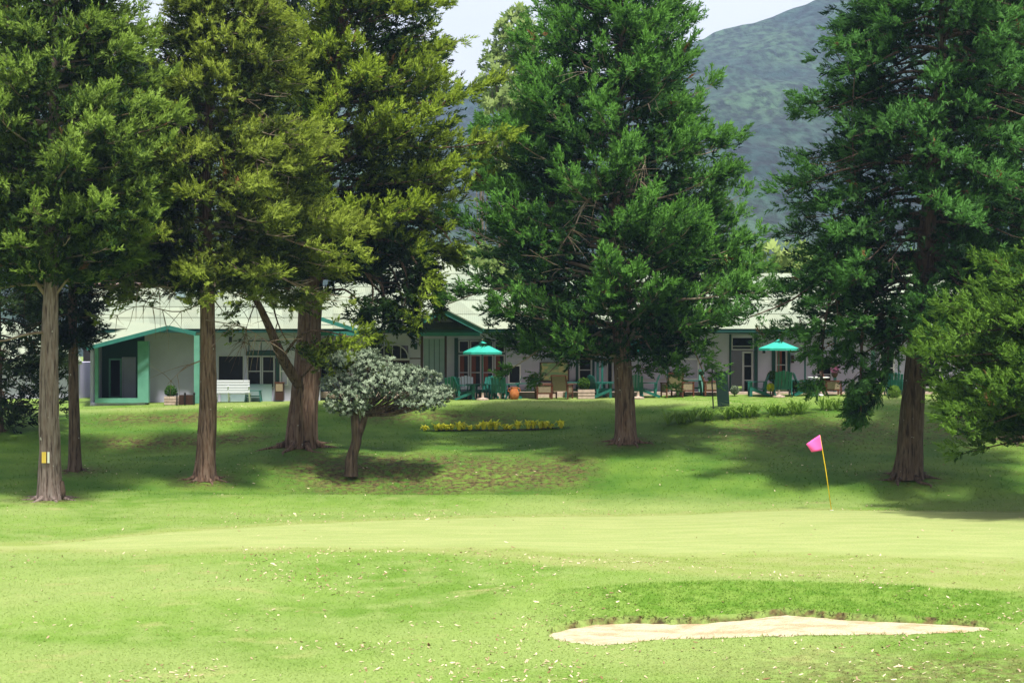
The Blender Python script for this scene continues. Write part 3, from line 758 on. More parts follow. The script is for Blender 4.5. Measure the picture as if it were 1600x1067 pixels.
# C
conifer('conifer_tree', 'massive fluted-trunk conifer with a low forked limb, behind the silver-leaved small tree', 471, 695, 67,
    [(474,640),(480,585),(484,500),(490,400),(505,250),(530,80),(545,-60),(550,-170)], .52,
    [(-180,530,570),(-60,470,615),(0,440,640),(60,430,670),(120,425,705),(180,420,740),(230,420,745),(280,430,715),(330,440,690),(380,450,640),(430,460,600)],
    'leaf_c', 'bark_red', nl=202, droop=.35, up=.5, el=.3, deadfrac=.06, flute=.20, nflute=6, flare=.16, size=.48, maxtri=400000, fill=6500, shrink=.35,
    extra=[dict(pts=[(468,600,66.5),(440,560,65.8),(425,520,65.2),(395,455,64.6),(350,425,64)], r=.22, t0=.55, leafy=.8, twigs=10),
           dict(pts=[(440,560,65.8),(470,520,64.5),(500,515,64),(560,530,63.6)], r=.06, t0=.3),
           dict(pts=[(470,590,66.4),(500,560,65),(530,550,64.4),(575,585,64)], r=.05, t0=.4),
           dict(pts=[(486,420,67),(560,380,66),(620,370,65.5),(660,420,65.2),(655,500,65)], r=.10, t0=.3),
           dict(pts=[(486,440,67),(560,420,66.5),(600,440,66.2),(600,520,66)], r=.08, t0=.3),
           dict(pts=[(425,470,64.8),(432,500,64.2),(445,530,63.9),(480,560,63.6)], r=.035, t0=.1, twigs=12),
           dict(pts=[(430,440,64.8),(400,470,64.3),(385,510,64),(380,545,64)], r=.03, t0=.4, leafy=.4, twigs=22),
           dict(pts=[(490,460,67),(540,450,66),(570,480,65.6),(560,515,65.5)], r=.06, t0=.15, rep=3, toff=-.7),  # toff on hanging limbs: dark old foliage, with dense shade put into its tint
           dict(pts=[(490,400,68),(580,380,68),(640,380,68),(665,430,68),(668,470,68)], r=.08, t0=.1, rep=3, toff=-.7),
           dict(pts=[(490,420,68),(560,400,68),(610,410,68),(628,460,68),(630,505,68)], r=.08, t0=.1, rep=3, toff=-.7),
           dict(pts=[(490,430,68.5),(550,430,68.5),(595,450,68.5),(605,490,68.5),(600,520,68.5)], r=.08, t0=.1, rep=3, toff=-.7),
           dict(pts=[(495,350,67),(580,330,67),(650,345,67),(690,400,67)], r=.07, t0=.2, rep=4),
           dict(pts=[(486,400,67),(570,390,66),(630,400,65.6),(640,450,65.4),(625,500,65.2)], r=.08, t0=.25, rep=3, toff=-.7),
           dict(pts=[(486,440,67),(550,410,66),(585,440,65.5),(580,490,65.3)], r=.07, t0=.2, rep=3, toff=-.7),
           dict(pts=[(470,540,66.2),(500,535,64),(535,540,63.4)], r=.04, t0=.4),
           dict(pts=[(470,560,66.2),(500,570,64),(530,575,63)], r=.04, t0=.4),
           dict(pts=[(490,430,67),(590,360,67),(640,330,66.5),(690,350,66),(705,380,66)], r=.08, t0=.3, leafy=.7)])
# D
conifer('conifer_tree', 'broad cool-green conifer with full conical crown, central, standing alone on the lawn', 978, 695, 68,
    [(976,620),(970,520),(966,420),(965,300),(966,150),(968,0),(970,-130),(970,-230)], .36,
    [(-240,960,980),(-120,905,1040),(0,850,1088),(60,825,1098),(100,812,1110),(150,795,1140),(200,770,1160),(250,760,1165),(300,735,1190),(350,700,1205),(400,685,1220),(440,700,1215),(480,720,1195),(520,760,1160),(560,800,1110)],
    'leaf_d', 'bark_red', nl=300, droop=.25, up=.55, el=.22, deadfrac=.06, shrink=.45, void=.33, flute=.09, nflute=3, size=.48, maxtri=400000, fill=5000,
    extra=[dict(pts=[(970,470,68),(1050,500,67),(1085,545,66.4),(1100,585,66.2)], r=.07, t0=.3),
           dict(pts=[(970,480,68),(1000,520,67),(1040,580,66.4),(1045,612,66.2)], r=.05, t0=.4, leafy=.8),
           dict(pts=[(968,470,68),(880,510,67),(840,550,66.4),(800,575,66)], r=.06, t0=.3),
           dict(pts=[(968,500,68),(900,540,67.2),(850,590,67)], r=.05, t0=.4),
           dict(pts=[(968,420,68),(850,440,66.6),(750,455,66),(700,475,66)], r=.07, t0=.3),
           dict(pts=[(968,440,68),(1080,450,67.5),(1180,460,67),(1230,455,67)], r=.07, t0=.4, leafy=.8),
           dict(pts=[(968,300,65.5),(915,310,65.0),(900,350,64.8),(880,380,64.6)], r=.035, leafy=0, twigs=26),
           dict(pts=[(968,330,65.6),(960,370,65.2),(975,410,65),(990,430,65)], r=.035, leafy=0, twigs=26),
           dict(pts=[(1000,250,65.8),(1010,240,65.3),(1000,290,65)], r=.02, leafy=0, twigs=10)])
# E
conifer('conifer_tree', 'big dark leaning conifer at the right with drooping curtains of foliage', 1418, 728, 61,
    [(1426,640),(1436,520),(1446,400),(1458,250),(1470,100),(1476,-40),(1480,-180)], .42,
    [(-190,1450,1510),(-60,1290,1620),(0,1195,1680),(60,1205,1700),(120,1195,1700),(180,1205,1700),(240,1195,1700),(300,1160,1690),(360,1160,1680),(420,1165,1660),(470,1185,1640),(520,1260,1600)],
    'leaf_e', 'bark_dark', nl=229, droop=.6, up=.15, el=.15, tps=TP_DROOP, deadfrac=.07, flute=.14, nflute=4, shrink=.35, size=.48, maxtri=360000, fill=3500,
    extra=[dict(pts=[(1440,440,61),(1390,430,60.5),(1350,480,60.2),(1345,560,60),(1345,645,60)], r=.09, t0=.2, rep=3),
           dict(pts=[(1440,400,61),(1360,400,60.5),(1300,450,60.2),(1285,520,60),(1285,595,60)], r=.08, t0=.2, rep=3),
           dict(pts=[(1440,430,61),(1400,450,60.5),(1388,540,60.3),(1385,600,60.2),(1350,645,60.2)], r=.06, t0=.3, leafy=.7, rep=3),
           dict(pts=[(1440,400,61),(1300,420,60.5),(1240,470,60.2),(1160,500,60)], r=.06, t0=.4),
           dict(pts=[(1450,330,60.8),(1350,350,60.2),(1300,400,59.8),(1310,500,59.6)], r=.07, t0=.2, rep=3),
           dict(pts=[(1456,260,60.8),(1380,250,60),(1300,270,59.5),(1225,300,59.2)], r=.06, t0=.3),
           dict(pts=[(1456,260,60.8),(1340,330,60.5),(1330,200,60),(1335,120,60)], r=.05, leafy=.2, twigs=20)])
conifer('conifer_tree', 'dark upright conifer trunk and crown at the far right edge, behind the leaning one', 1590, 722, 68,
    [(1590,500),(1588,250),(1585,-80)], .42,
    [(-120,1520,1650),(0,1450,1730),(150,1430,1750),(300,1440,1750),(420,1460,1740),(500,1500,1680)],
    'leaf_e', 'bark_dark', nl=148, droop=.5, up=.2, el=.1, tps=TP_DROOP, deadfrac=.1, size=.56, maxtri=100000)
conifer('conifer_tree', 'dark conifer behind the clubhouse, seen between the reddish straight trunk and the massive one', 420, 622, 96,
    [(420,450),(425,200),(430,-60)], .3,
    [(-90,410,450),(0,370,480),(120,350,500),(250,340,520),(350,350,520),(420,370,490)],
    'leaf_k', 'bark_dark', nl=90, droop=.4, up=.3, el=.2, deadfrac=.1, size=.75, step=.5, maxtri=90000)
conifer('conifer_tree', 'bluish dark conifer behind the clubhouse, seen between the two left crowns', 215, 622, 97,
    [(215,450),(215,250),(215,105)], .3,
    [(100,200,225),(180,160,270),(300,140,300),(370,150,290)],
    'leaf_k', 'bark_dark', nl=80, droop=.4, up=.3, el=.2, deadfrac=.1, size=.75, step=.5, maxtri=80000)
# G: feathery, right foreground
conifer('feathery_tree', 'feathery bright green low tree reaching in from the right edge', 1715, 770, 54,
    [(1715,600),(1712,480),(1710,330)], .26,
    [(330,1650,1760),(390,1580,1800),(440,1510,1850),(500,1440,1900),(560,1410,1920),(610,1415,1920),(650,1430,1900),(672,1480,1880)],
    'leaf_g', 'bark_dark', nl=175, droop=.1, up=-.2, el=.12, tps=TP_FERN, deadfrac=0, size=.42, step=.30, shrink=.85, burst=4, void=.22, fill=3000, maxtri=240000, group='lone feathery tree') 

# H: silver-leaved small tree
def silver_tree():
    D = 63; px = 548; x0 = X(px, D); z0 = gz(x0, D)-.05
    root = empty('silver_tree', (x0, D, z0), label='small silver-leaved tree with flat spreading crown in the hollow', cat='tree')
    L = lambda a, b, d=D: np.array([X(a, d), d, Z(b, d)])-np.array([x0, D, z0])
    V, Fq = trunk_mesh([L(549,744), L(549,715), L(558,690), L(556,665), L(553,640)], [.21,.19,.17,.16,.13], .08, flare=.15, step=.08, seed=5)
    V2, F2 = trunk_mesh([L(557,690), L(566,665), L(573,640), L(590,620)], [.12,.12,.10,.06], .05, flare=0, step=.08, seed=8)
    link_mesh('trunk', np_mesh('trunk', V, quads=Fq, smooth=True), M['bark_dark'], root)
    link_mesh('trunk', np_mesh('trunk', V2, quads=F2, smooth=True), M['bark_dark'], root)
    blobs = [(545,570,62.8,38,20,1.0),(525,600,62.6,28,16,.8),(550,620,62.3,40,20,1.0),(520,635,62.3,15,9,.5),(585,575,63,40,22,1.1),(590,600,62.5,55,18,1.2),
             (630,585,63,42,16,1.1),(660,590,63.2,32,12,.9),(640,612,62.6,52,13,1.1),(675,620,62.8,38,14,.9),(655,632,62.4,42,11,.8),(550,640,62.1,28,10,.6),(575,555,63.2,20,9,.7),(690,612,63,20,10,.6),(535,560,63.2,22,11,.6)]
    pos = []; dr = []; pth = []; rds = []
    for (a, b, d, rx, rz, ry) in blobs:
        c = L(a, b, d); sx = rx/F*D; sz_ = rz/F*D
        n = int(34*sx*ry*10*.55+30)
        v = rng.normal(size=(n,3)); v /= np.linalg.norm(v, axis=1, keepdims=True)
        v[:,2] = np.abs(v[:,2])*np.where(rng.random(n) < .75, 1, -1)
        rr = rng.uniform(.55,1.03,n)[:,None]
        wob = 1+.25*(fbm(v[:,0]*2+a, v[:,2]*2+b, 3, 12)[:,None]-.45)*2
        pos.append(c+v*rr*wob*np.array([sx, ry*.9, sz_])); dr.append(v*np.array([.6,.6,.8])+np.array([0,-.1,.55])+rng.normal(0,.3,(n,3)))
        for k in range(7):
            q = c+rng.normal(0,.4,3)*np.array([sx,ry,sz_]); s = L(565,650) if a > 560 else L(553,645)
            mid = (s+q)/2+np.array([0,0,-.1]); pth.append(np.array([s, mid, q])); rds.append(np.array([.035,.025,.01]))
    pos = np.concatenate(pos); dr = np.concatenate(dr); n = len(pos)
    tn = np.clip(rng.normal(.45,.25,n), 0, .9)
    V, T, TT = stamp(TP_ROS, pos, dr, rng.uniform(.10,.17,n), tn)
    N = dr[stamp.src]+np.array([0,0,.6])+rng.normal(0,.5,(n,3))[stamp.src]; V = orient(V, N)
    cm = np_mesh('crown', V, tris=T); fattr(cm, 'tint', TT); set_normals(cm, N); link_mesh('crown', cm, M['leaf_s'], root, kind='stuff')
    bv, bf = tube_np(pth, rds, 5); link_mesh('branches', np_mesh('branches', bv, quads=bf, smooth=True), M['bark_dark'], root, kind='stuff')
silver_tree()

# far broadleaved trees
def leafy_tree(name, label, px, py_base, D, trunkh, blobs, leaf, cat='tree', group=None, dens=26, size=.5, r0=.2, barkm='bark_grey', stems=1):
    x0 = X(px, D); z0 = Z(py_base, D)
    root = empty(name, (x0, D, z0), label=label, cat=cat, group=group)
    O = np.array([x0, D, z0]); pos = []; dr = []; pth = []; rds = []
    for (a, b, rx, rz) in blobs:
        c = np.array([X(a, D), D+rng.normal(0,.4), Z(b, D)])-O; sx = rx/F*D; sz_ = rz/F*D
        n = int(dens*(sx*sz_+.3))
        v = rng.normal(size=(n,3)); v /= np.linalg.norm(v, axis=1, keepdims=True)
        pos.append(c+v*rng.uniform(.5,1.05,n)[:,None]*(1+.5*(fbm(v[:,0]*2.5+a, v[:,2]*2.5+b, 3, 5)[:,None]-.45))*np.array([sx, sx*.8, sz_])); dr.append(v+np.array([0,0,.4])+rng.normal(0,.4,(n,3)))
        s = np.array([rng.normal(0,.1), 0, trunkh*.8]); pth.append(np.array([s, (s+c)/2+np.array([0,0,.1]), c])); rds.append(np.array([r0*.5, r0*.3, .03]))
    top = max(p[2][2] for p in pth)
    V, Fq = trunk_mesh([(0,0,-.5),(0.05,0,trunkh*.5),(0,0,max(trunkh,top*.8))], [r0,r0*.8,r0*.3], .05, n=10, step=.6, flare=.2)
    link_mesh('trunk', np_mesh('trunk', V, quads=Fq, smooth=True), M[barkm], root)
    pos = np.concatenate(pos); dr = np.concatenate(dr); n = len(pos)
    tn = np.clip(rng.normal(.45,.2,n)+(fbm(pos[:,0]*.9, pos[:,2]*.9, 3, 4)-.45), 0, .9)
    V, T, TT = stamp(TP_ROS, pos, dr, rng.uniform(.6,1.2,n)*size, tn)
    N = dr[stamp.src]+np.array([0,0,.3]); V = orient(V, N)
    cm = np_mesh('crown', V, tris=T); fattr(cm, 'tint', TT); set_normals(cm, N); link_mesh('crown', cm, M[leaf], root, kind='stuff')
    bv, bf = tube_np(pth, rds, 5); link_mesh('branches', np_mesh('branches', bv, quads=bf, smooth=True), M[barkm], root, kind='stuff')
    return root
leafy_tree('eucalyptus_tree', 'tall pale light-green tree rising behind the clubhouse, left of the central conifer', 785, 560, 130, 9,
    [(800,40,26,24),(822,60,24,30),(790,75,30,24),(775,100,26,20),(800,115,34,24),(768,125,18,12),(825,100,20,30),(785,145,22,14),(800,170,18,12),(810,20,14,12),(840,130,18,20),(800,150,30,26),(770,160,18,20),(795,195,22,18),(830,165,22,22),(770,230,22,24),(800,250,26,26),(765,280,20,24),(815,220,24,24)], 'leaf_i', dens=60, size=.5, r0=.16, barkm='bark_grey')
for i, (px, lab) in enumerate([(752,'thin pale green tree top just left of the tall pale one')]):
    leafy_tree('eucalyptus_tree', lab, px, 560, 140, 8, [(752,180,10,20),(748,210,14,20),(756,240,16,22),(765,215,12,20),(742,245,12,14)], 'leaf_d', dens=16, size=.7, r0=.15)
bush_lab = ['behind the left roof end, at its tiled ridge','behind the tiled ridge next to the teal chimney','behind the roof right of the teal chimney','behind the central high roof at its left','behind the high central roof','behind the roof just right of the high centre','behind the roof above the central conifer trunk','behind the long right roof, its middle','behind the long right roof near the leaning trunk','behind the right roof, at the frame edge']
for i, px in enumerate([170, 245, 330, 450, 700, 820, 1000, 1120, 1260, 1420]):
    D = 104+(i*7) % 9; w = 44 if i < 3 else 60; y = 425 if i < 3 else 418
    bl = [(px+rng.uniform(-w,w), y+rng.uniform(-22,26), rng.uniform(22,36), rng.uniform(14,22)) for _ in range(9)]
    leafy_tree('broadleaf_tree', 'round light green tree '+bush_lab[i], px, 600, D, 2, bl, 'leaf_i' if i % 3 else 'leaf_g', dens=20, size=.62, r0=.2, group='leafy trees behind the clubhouse')

# ------------------------------------------------------------------ clubhouse
club = empty('clubhouse', (0, 80, Z(613,80)), label='long white single-storey clubhouse with pale green iron roof and teal trim', cat='building')
CO = Vector(club.location)
def loc(v): return tuple(Vector(v)-CO)
def LB(px0, px1, py0, py1, D0, D1):
    """a box seen between photo columns px0..px1 and rows py0..py1 (top, bottom) on its front face at D0, in clubhouse coordinates"""
    return (X(px0,D0)-CO.x, X(px1,D0)-CO.x, D0-CO.y, D1-CO.y, Z(py1,D0)-CO.z, Z(py0,D0)-CO.z)
def cbox(name, px0, px1, py0, py1, D0, D1, m, parent=None, **k):
    return MB().box(*LB(px0,px1,py0,py1,D0,D1)).build(name, M[m], parent or club, **k)
def wall(px0, px1, py0, py1, D, holes, m='wall', th=.25, name='wall'):
    """wall with openings (px0, px1, py0, py1)"""
    xs = sorted({px0, px1, *[h[0] for h in holes], *[h[1] for h in holes]}); ys = sorted({py0, py1, *[h[2] for h in holes], *[h[3] for h in holes]})
    mb = MB()
    for a, b in zip(xs, xs[1:]):
        run = None
        for c, d in list(zip(ys, ys[1:]))+[(None,None)]:
            solid = c is not None and not any(h[0] < (a+b)/2 < h[1] and h[2] < (c+d)/2 < h[3] for h in holes)
            if solid: run = (run[0], d) if run else (c, d)
            elif run: 
                mb.box(X(a,D)-CO.x, X(b,D)-CO.x, D-CO.y, D+th-CO.y, Z(run[1],D)-CO.z, Z(run[0],D)-CO.z); run = None
    o = mb.build(name, M[m], club)
    bm = bmesh.new(); bm.from_mesh(o.data); bmesh.ops.remove_doubles(bm, verts=bm.verts, dist=.001)
    bm.to_mesh(o.data); bm.free()
    return o
def window(px0, px1, py0, py1, D, m='frame', bars=(), vb=(), fw=2.2, curtain=False, name='window', ins=.06, glass='glass'):
    """frame with glazing bars at rows bars and columns vb; pane(s) behind"""
    y = D-.03; mb = MB(); q = lambda *a: mb.box(*[v for v in LB(*a)])
    q(px0, px0+fw, py0, py1, y, D+.10); q(px1-fw, px1, py0, py1, y, D+.10)
    q(px0+fw, px1-fw, py0, py0+fw, y, D+.10); q(px0+fw, px1-fw, py1-fw, py1, y, D+.10)
    for b in bars: q(px0+fw, px1-fw, b-.7, b+.7, y+.01, D+.08)
    f = mb.build(name, M[m], club)
    for b in vb: MB().box(*LB(b-.7, b+.7, py0+fw, py1-fw, y+.02, D+.07)).build('glazing_bar', M[m], f)
    rows = [py0+fw]+list(bars)+[py1-fw]; cols = [px0+fw]+list(vb)+[px1-fw]
    for a, b in zip(rows, rows[1:]):
        for c, d in zip(cols, cols[1:]):
            MB().box(*LB(c+.2, d-.2, a+.2, b-.2, D+ins, D+ins+.012)).build('pane', M[glass], f)
    if curtain: MB().box(*LB(px0+fw, px0+fw+(px1-px0)*.4, py0+fw, py1-fw, D+ins-.008, D+ins-.004)).build('curtain', M['curtain'], f)
    return f

# --- left wing (front wall at 78 m)
LD = 78.0
wall(226, 500, 508, 636, LD, [(341,380,556,600),(386,430,556,606),(425,441,560,606)], 'wall')
cbox('plinth', 345, 425, 600, 636, LD-.06, LD-.002, 'greyteal')
cbox('foundation', 141, 226, 629, 644, 77.0, 86, 'wall')
window(340, 381, 555, 600, LD, bars=(), fw=1.6)
window(386, 408, 556, 606, LD, bars=(580,), fw=1.8, m='frame')
window(409, 429, 556, 606, LD, bars=(580,), fw=1.8, m='frame')
cbox('door_frame', 431, 436, 530, 608, LD-.05, LD-.004, 'dteal')
cbox('lintel', 384, 431, 549, 555.5, LD-.05, LD-.004, 'dteal')
window(388, 428, 532, 549, LD, fw=1.5, vb=(408,), m='dteal')
window(437, 450, 556, 602, LD-.03, bars=(580,), fw=1.5, m='white', glass='greyteal')
cbox('wall_lamp', 357.5, 362, 526, 535, LD-.3, LD-.18, 'black')
# corner porch: mint pillars, base and dark windows behind
cbox('pillar', 215, 232, 533, 629, 76.9, 77.2, 'mint')
cbox('pillar', 148, 153, 541, 623, 76.9, 77.1, 'mint')
cbox('porch_base', 148, 215, 622, 629.5, 76.9, 77.1, 'mint')
cbox('pillar', 303, 311.5, 523, 630, 77.0, 77.25, 'mint')
wall(148, 226, 508, 632, 79.2, [(170,212,560,624)], 'dteal')
window(170, 190, 560, 622, 79.2, fw=2.5, m='mint')
window(190.5, 212, 558, 622, 79.2, fw=1.6, m='wall', glass='wall')
cbox('sign_plate', 150, 157, 569, 571.5, 79.1, 79.15, 'white')
# side and back shell, floor
MB().box(*LB(141,146,505,632,77.6,92)).build('wall', M['wall'], club)
MB().box(*LB(130,1600,470,632,92,92.25)).build('wall', M['dark'], club)
MB().box(X(226,78)-CO.x, X(1560,80)-CO.x, 80.3-CO.y, 91.9-CO.y, -.35, -.05).build('floor', M['dark'], club)

def sheets(a, b, c, d, rows, cols, rootname='roof', fascia=True, mat_='roof', over=.016):
    """roof slope a(eave left) b(eave right) c(ridge right) d(ridge left): deck plus lapped sheets as parts"""
    a, b, c, d = [Vector(v)-CO for v in (a, b, c, d)]
    n = (b-a).cross(d-a).normalized(); n = n if n.z > 0 else -n
    deck = MB().poly([a,b,c,d], -n*.10).build(rootname, M['dteal'], club)
    def pt(s, t): return (a*(1-s)+b*s)*(1-t)+(d*(1-s)+c*s)*t
    for j in range(rows):
        t0, t1 = j/rows, min(1, (j+1)/rows+.012)
        nc = cols if isinstance(cols, int) else cols
        for i in range(nc):
            s0, s1 = i/nc, (i+1)/nc
            q = [pt(s0,t0)+n*(.035+over), pt(s1,t0)+n*(.035+over), pt(s1,t1)+n*.028, pt(s0,t1)+n*.028]
            MB().poly(q, -n*.006).build('roof_sheet', M[mat_], deck)
    return deck
E = 515.5
# main slopes
sheets(P(160,E,77.1), P(520,E,76.9), P(520,449,84.5), P(135,449,84.5), 4, 14)
# hipped central block
sheets(P(500,E,78.4), P(965,E,78.4), P(640,373,90.5), P(545,373,90.5), 7, 12)
# long right range
sheets(P(900,E,78.6), P(1530,E,78.6), P(1490,428,86.5), P(880,428,86.5), 4, 22)
# ridge tiles, left range
rt = P(140,448,84.5); n_t = 26
rid_o = MB().bar(loc(P(138,449.5,84.5)), loc(P(470,449.5,84.5)), .18, .06).build('ridge', M['white'], club)
proto = None
for i in range(n_t):
    x = X(141+i*7.2, 84.5); 
    if proto is None:
        mb = MB(); mb.tube([(-.09,0,0),(.09,0,0)], [.11,.14], 8); proto = mb.build('ridge_tile', M['ridge'], rid_o, smooth=False); o = proto
    else:
        o = proto.copy(); C.objects.link(o); o.parent = rid_o
    o.location = (x-CO.x, 84.5-CO.y, Z(446.5,84.5)-CO.z)
# porch roof of the corner with sloping fascia and small gable end
n1 = [P(143,496,79.2), P(263,508.5,76.6), P(136,541.5,75.9)]
pr = MB().poly([loc(p) for p in n1], (0,0,-.06)).build('porch_roof', M['roof'], club)
MB().bar(loc(P(263,511.5,76.5)), loc(P(135,544.5,75.8)), .06, .16).build('fascia', M['fascia'], club)
MB().bar(loc(P(263,511.5,76.5)), loc(P(306,521.5,76.4)), .06, .16).build('fascia', M['fascia'], club)
MB().bar(loc(P(143,496,79.2)), loc(P(116,543,79.0)), .08, .2).build('barge_board', M['teal'], club)
MB().poly([loc(P(144,499,79.3)), loc(P(168,531,79.3)), loc(P(146,534,79.3))], (0,.1,0)).build('gable_wall', M['wall'], club)
MB().poly([loc(P(143,496,79.35)), loc(P(118,541,79.35)), loc(P(143,541,79.35))], (0,.1,0)).build('gable_shutter', M['dteal'], club)
cbox('soffit', 120, 500, 517, 519.5, 76.95, 77.9, 'dteal')
# teal chimney post with antenna
cbox('chimney', 274, 287, 428, 465, 82.0, 82.5, 'greyteal')
cbox('chimney', 299, 307, 432, 462, 82.6, 83, 'greyteal')
for a in (263, 268, 273):
    MB().tube([loc(P(a,462,81.5)), loc(P(a,428,81.5))], .012, 5).build('antenna_mast', M['black'], club)

# --- central block front wall (80 m)
RD = 80.0
holes = [(500,530,538,624),(585,640,563,620),(588,638,540,560),(662,695,529,624),(714,790,531,618),(794,814,570,600),(843,890,566,595),(904,925,545,612),(948,958,560,612),
         (1143,1178,528,626),(1208,1234,546,612),(1275,1300,560,612),(1375,1398,548,606),(1440,1470,540,612)]
wall(500, 1530, 508, 632, RD, holes, 'wall')
window(500, 530, 538, 590, RD, fw=2, m='dteal')
cbox('panel', 501, 529, 590, 624, RD+.05, RD+.1, 'greyteal')
# arched window over the dark picture window
mb = MB()
arc = [(588+50*(.5-.5*math.cos(t)), 560-22*math.sin(t)) for t in np.linspace(0, math.pi, 13)]
for (a, b), (c, d) in zip(arc, arc[1:]): mb.bar(loc(P(a,b,RD-.05)), loc(P(c,d,RD-.05)), .05, .06, up=(0,1,0))
mb.bar(loc(P(586,561.5,RD-.05)), loc(P(640,561.5,RD-.05)), .06, .08)
aw = mb.build('window', M['frame'], club)
MB().poly([loc(P(a,b,RD+.02)) for a, b in arc], (0,.02,0)).build('pane', M['glass'], aw)
for a in (600,613,626): MB().bar(loc(P(a,560,RD-.02)), loc(P(a,540,RD-.02)), .03).build('glazing_bar', M['frame'], aw)
window(585, 640, 563, 620, RD, fw=2, m='dbrown', vb=(603,622))
# teal panel door between brown posts
cbox('panel', 662, 695, 529, 624, RD+.03, RD+.08, 'greyteal')
for a in (670.5, 678.5, 686.5): cbox('panel_joint', a-.4, a+.4, 530, 623, RD+.015, RD+.029, 'dteal')
cbox('post', 657, 661, 524, 620, 78.9, 79.05, 'dbrown')
cbox('post', 694.5, 698, 524, 620, 78.9, 79.05, 'dbrown')
cbox('post', 552, 555, 524, 620, 78.9, 79.05, 'dbrown')
cbox('rail', 640, 657, 559, 561, 78.9, 79.0, 'dbrown')
cbox('wall_lamp', 647, 652, 536, 546, RD-.3, RD-.16, 'dteal')
cbox('window_surround', 710, 716, 528, 604, RD-.05, RD-.004, 'dteal')
for a, b in ((716.5,733),(734.5,752),(753.5,771),(772.5,789)):
    window(a, b, 532, 551, RD-.02, fw=1.6, m='frame', name='fanlight')
    window(a, b, 554, 606, RD-.02, fw=2.0, m='frame', bars=(582,), curtain=True)
cbox('transom', 716, 790, 551.3, 553.7, RD-.06, RD-.01, 'dteal')
window(794, 814, 570, 600, RD-.02, fw=2.2, m='white')
window(904, 925, 545, 612, RD-.02, fw=2, m='frame', bars=(578,))
cbox('window_surround', 899.5, 903.8, 540, 612, RD-.05, RD-.004, 'dteal')
cbox('window_surround', 925.4, 929, 540, 612, RD-.05, RD-.004, 'dteal')
window(948, 958, 560, 612, RD-.02, fw=2, m='frame')
# notice board with printed picture
nb = cbox('notice_board', 846, 887, 567, 594.5, RD-.10, RD-.06, 'notice')
mb = MB()
for r in ((844.5,846,566,596),(887,888.5,566,596),(846,887,566,567.2),(846,887,594.5,596)): mb.box(*LB(*r, RD-.12, RD-.05))
mb.build('notice_frame', M['brown'], nb)
cbox('window_sill', 841, 901, 598, 600, RD-.25, RD-.004, 'stone')
# gable porch, centre
ap = P(691,485,76.8)
for q in (P(640,512,76.8), P(755,517.5,76.8)):
    dd = Vector((q.x-ap.x, 0, q.z-ap.z))
    MB().bar(loc(ap), loc(q), .07, .22).build('barge_board', M['fascia'], club)
    dk = MB().poly([loc(ap+Vector((0,-.1,.13))), loc(q+Vector((0,-.1,.13))), loc(q+Vector((0,3.6,.13))), loc(ap+Vector((0,3.6,.13)))], (0,0,-.05)).build('porch_roof', M['roof'], club)
    for k in range(4):
        yy = .5+k*.7; MB().bar(loc(ap+Vector((0,yy,0))), loc(q+Vector((0,yy,0))), .06, .12).build('rafter', M['dteal'], club)
MB().tube([loc(P(691,484,76.75)), loc(P(690.5,463,76.75))], [.035,.008], 6).build('finial', M['black'], club)
MB().box(*LB(689,693,484,495,76.72,76.79)).build('king_post', M['fascia'], club)
MB().poly([loc(P(662,519,79.2)), loc(P(742,519,79.2)), loc(P(691,494,79.2))], (0,.1,0)).build('gable_wall', M['wall'], club)
cbox('porch_light', 684, 690, 511, 515, 78.9, 79.1, 'black')
cbox('beam', 640, 750, 519.5, 525, 77.6, 77.8, 'fascia')
cbox('beam', 492, 560, 518, 524.5, 77.5, 77.7, 'fascia')
MB().bar(loc(P(497,497,77.5)), loc(P(560,517,77.5)), .06, .16).build('barge_board', M['fascia'], club)
# soffit and fascia of the long front
cbox('gutter', 753, 1530, 516, 519.5, 78.45, 78.6, 'dteal')
cbox('soffit', 500, 1530, 519, 520.5, 78.62, 79.95, 'dteal')
for a in (985, 1000): cbox('bracket', a, a+7, 519, 525, 78.3, 78.44, 'fascia')
# right range: pillars, doors, windows
for a, w, m_ in ((1042,2.6,'dteal'),(1059,2,'dteal'),(932,4,'dteal'),(939.5,3.2,'teal'),(981,5,'dbrown'),(1257,2.2,'dteal'),(1303,4,'dteal'),(1404,1.6,'dteal')):
    cbox('veranda_post', a, a+w, 520.8, 618, 79.0, 79.14, m_)
cbox('pillar', 1092, 1100, 577, 618, 79.1, 79.4, 'mint')
cbox('pillar', 1362, 1367, 548, 618, 79.1, 79.3, 'mint')
window(1064, 1092, 560, 593, RD-.02, fw=2, m='white', glass='greyteal')
for (a,b) in ((1000,1040),): window(a, b, 545, 594, RD-.03, fw=2, m='frame', glass='wall', bars=(570,))
window(1143, 1178, 523, 547, RD-.01, fw=1.8, m='frame', bars=(541,), name='fanlight')
cbox('door_frame', 1178.5, 1184, 522, 618, RD-.05, RD-.004, 'dteal')
cbox('door_frame', 1139.5, 1142.8, 522, 618, RD-.04, RD-.004, 'dteal')
dr_ = window(1160, 1177, 549, 618, RD+.02, fw=2.8, m='frame', bars=(572,594), name='door')
window(1212, 1230, 546, 606, RD-.01, fw=2.4, m='frame', bars=(570,), curtain=True)
cbox('door_frame', 1206, 1211.5, 544, 610, RD-.05, RD-.004, 'dteal')
cbox('door_frame', 1230.5, 1235, 544, 610, RD-.05, RD-.004, 'dteal')
cbox('wall_lamp', 1236.5, 1241, 555, 567, RD-.12, RD-.004, 'dbrown')
cbox('wall_lamp', 1192, 1196, 547, 552, RD-.3, RD-.1, 'black')
window(1275, 1300, 560, 612, RD-.01, fw=2, m='frame', bars=(585,))
window(1375, 1398, 548, 604, RD-.01, fw=2.2, m='white', bars=(575,), vb=(1386,))
window(1440, 1470, 540, 606, RD-.01, fw=2.2, m='white', bars=(575,))
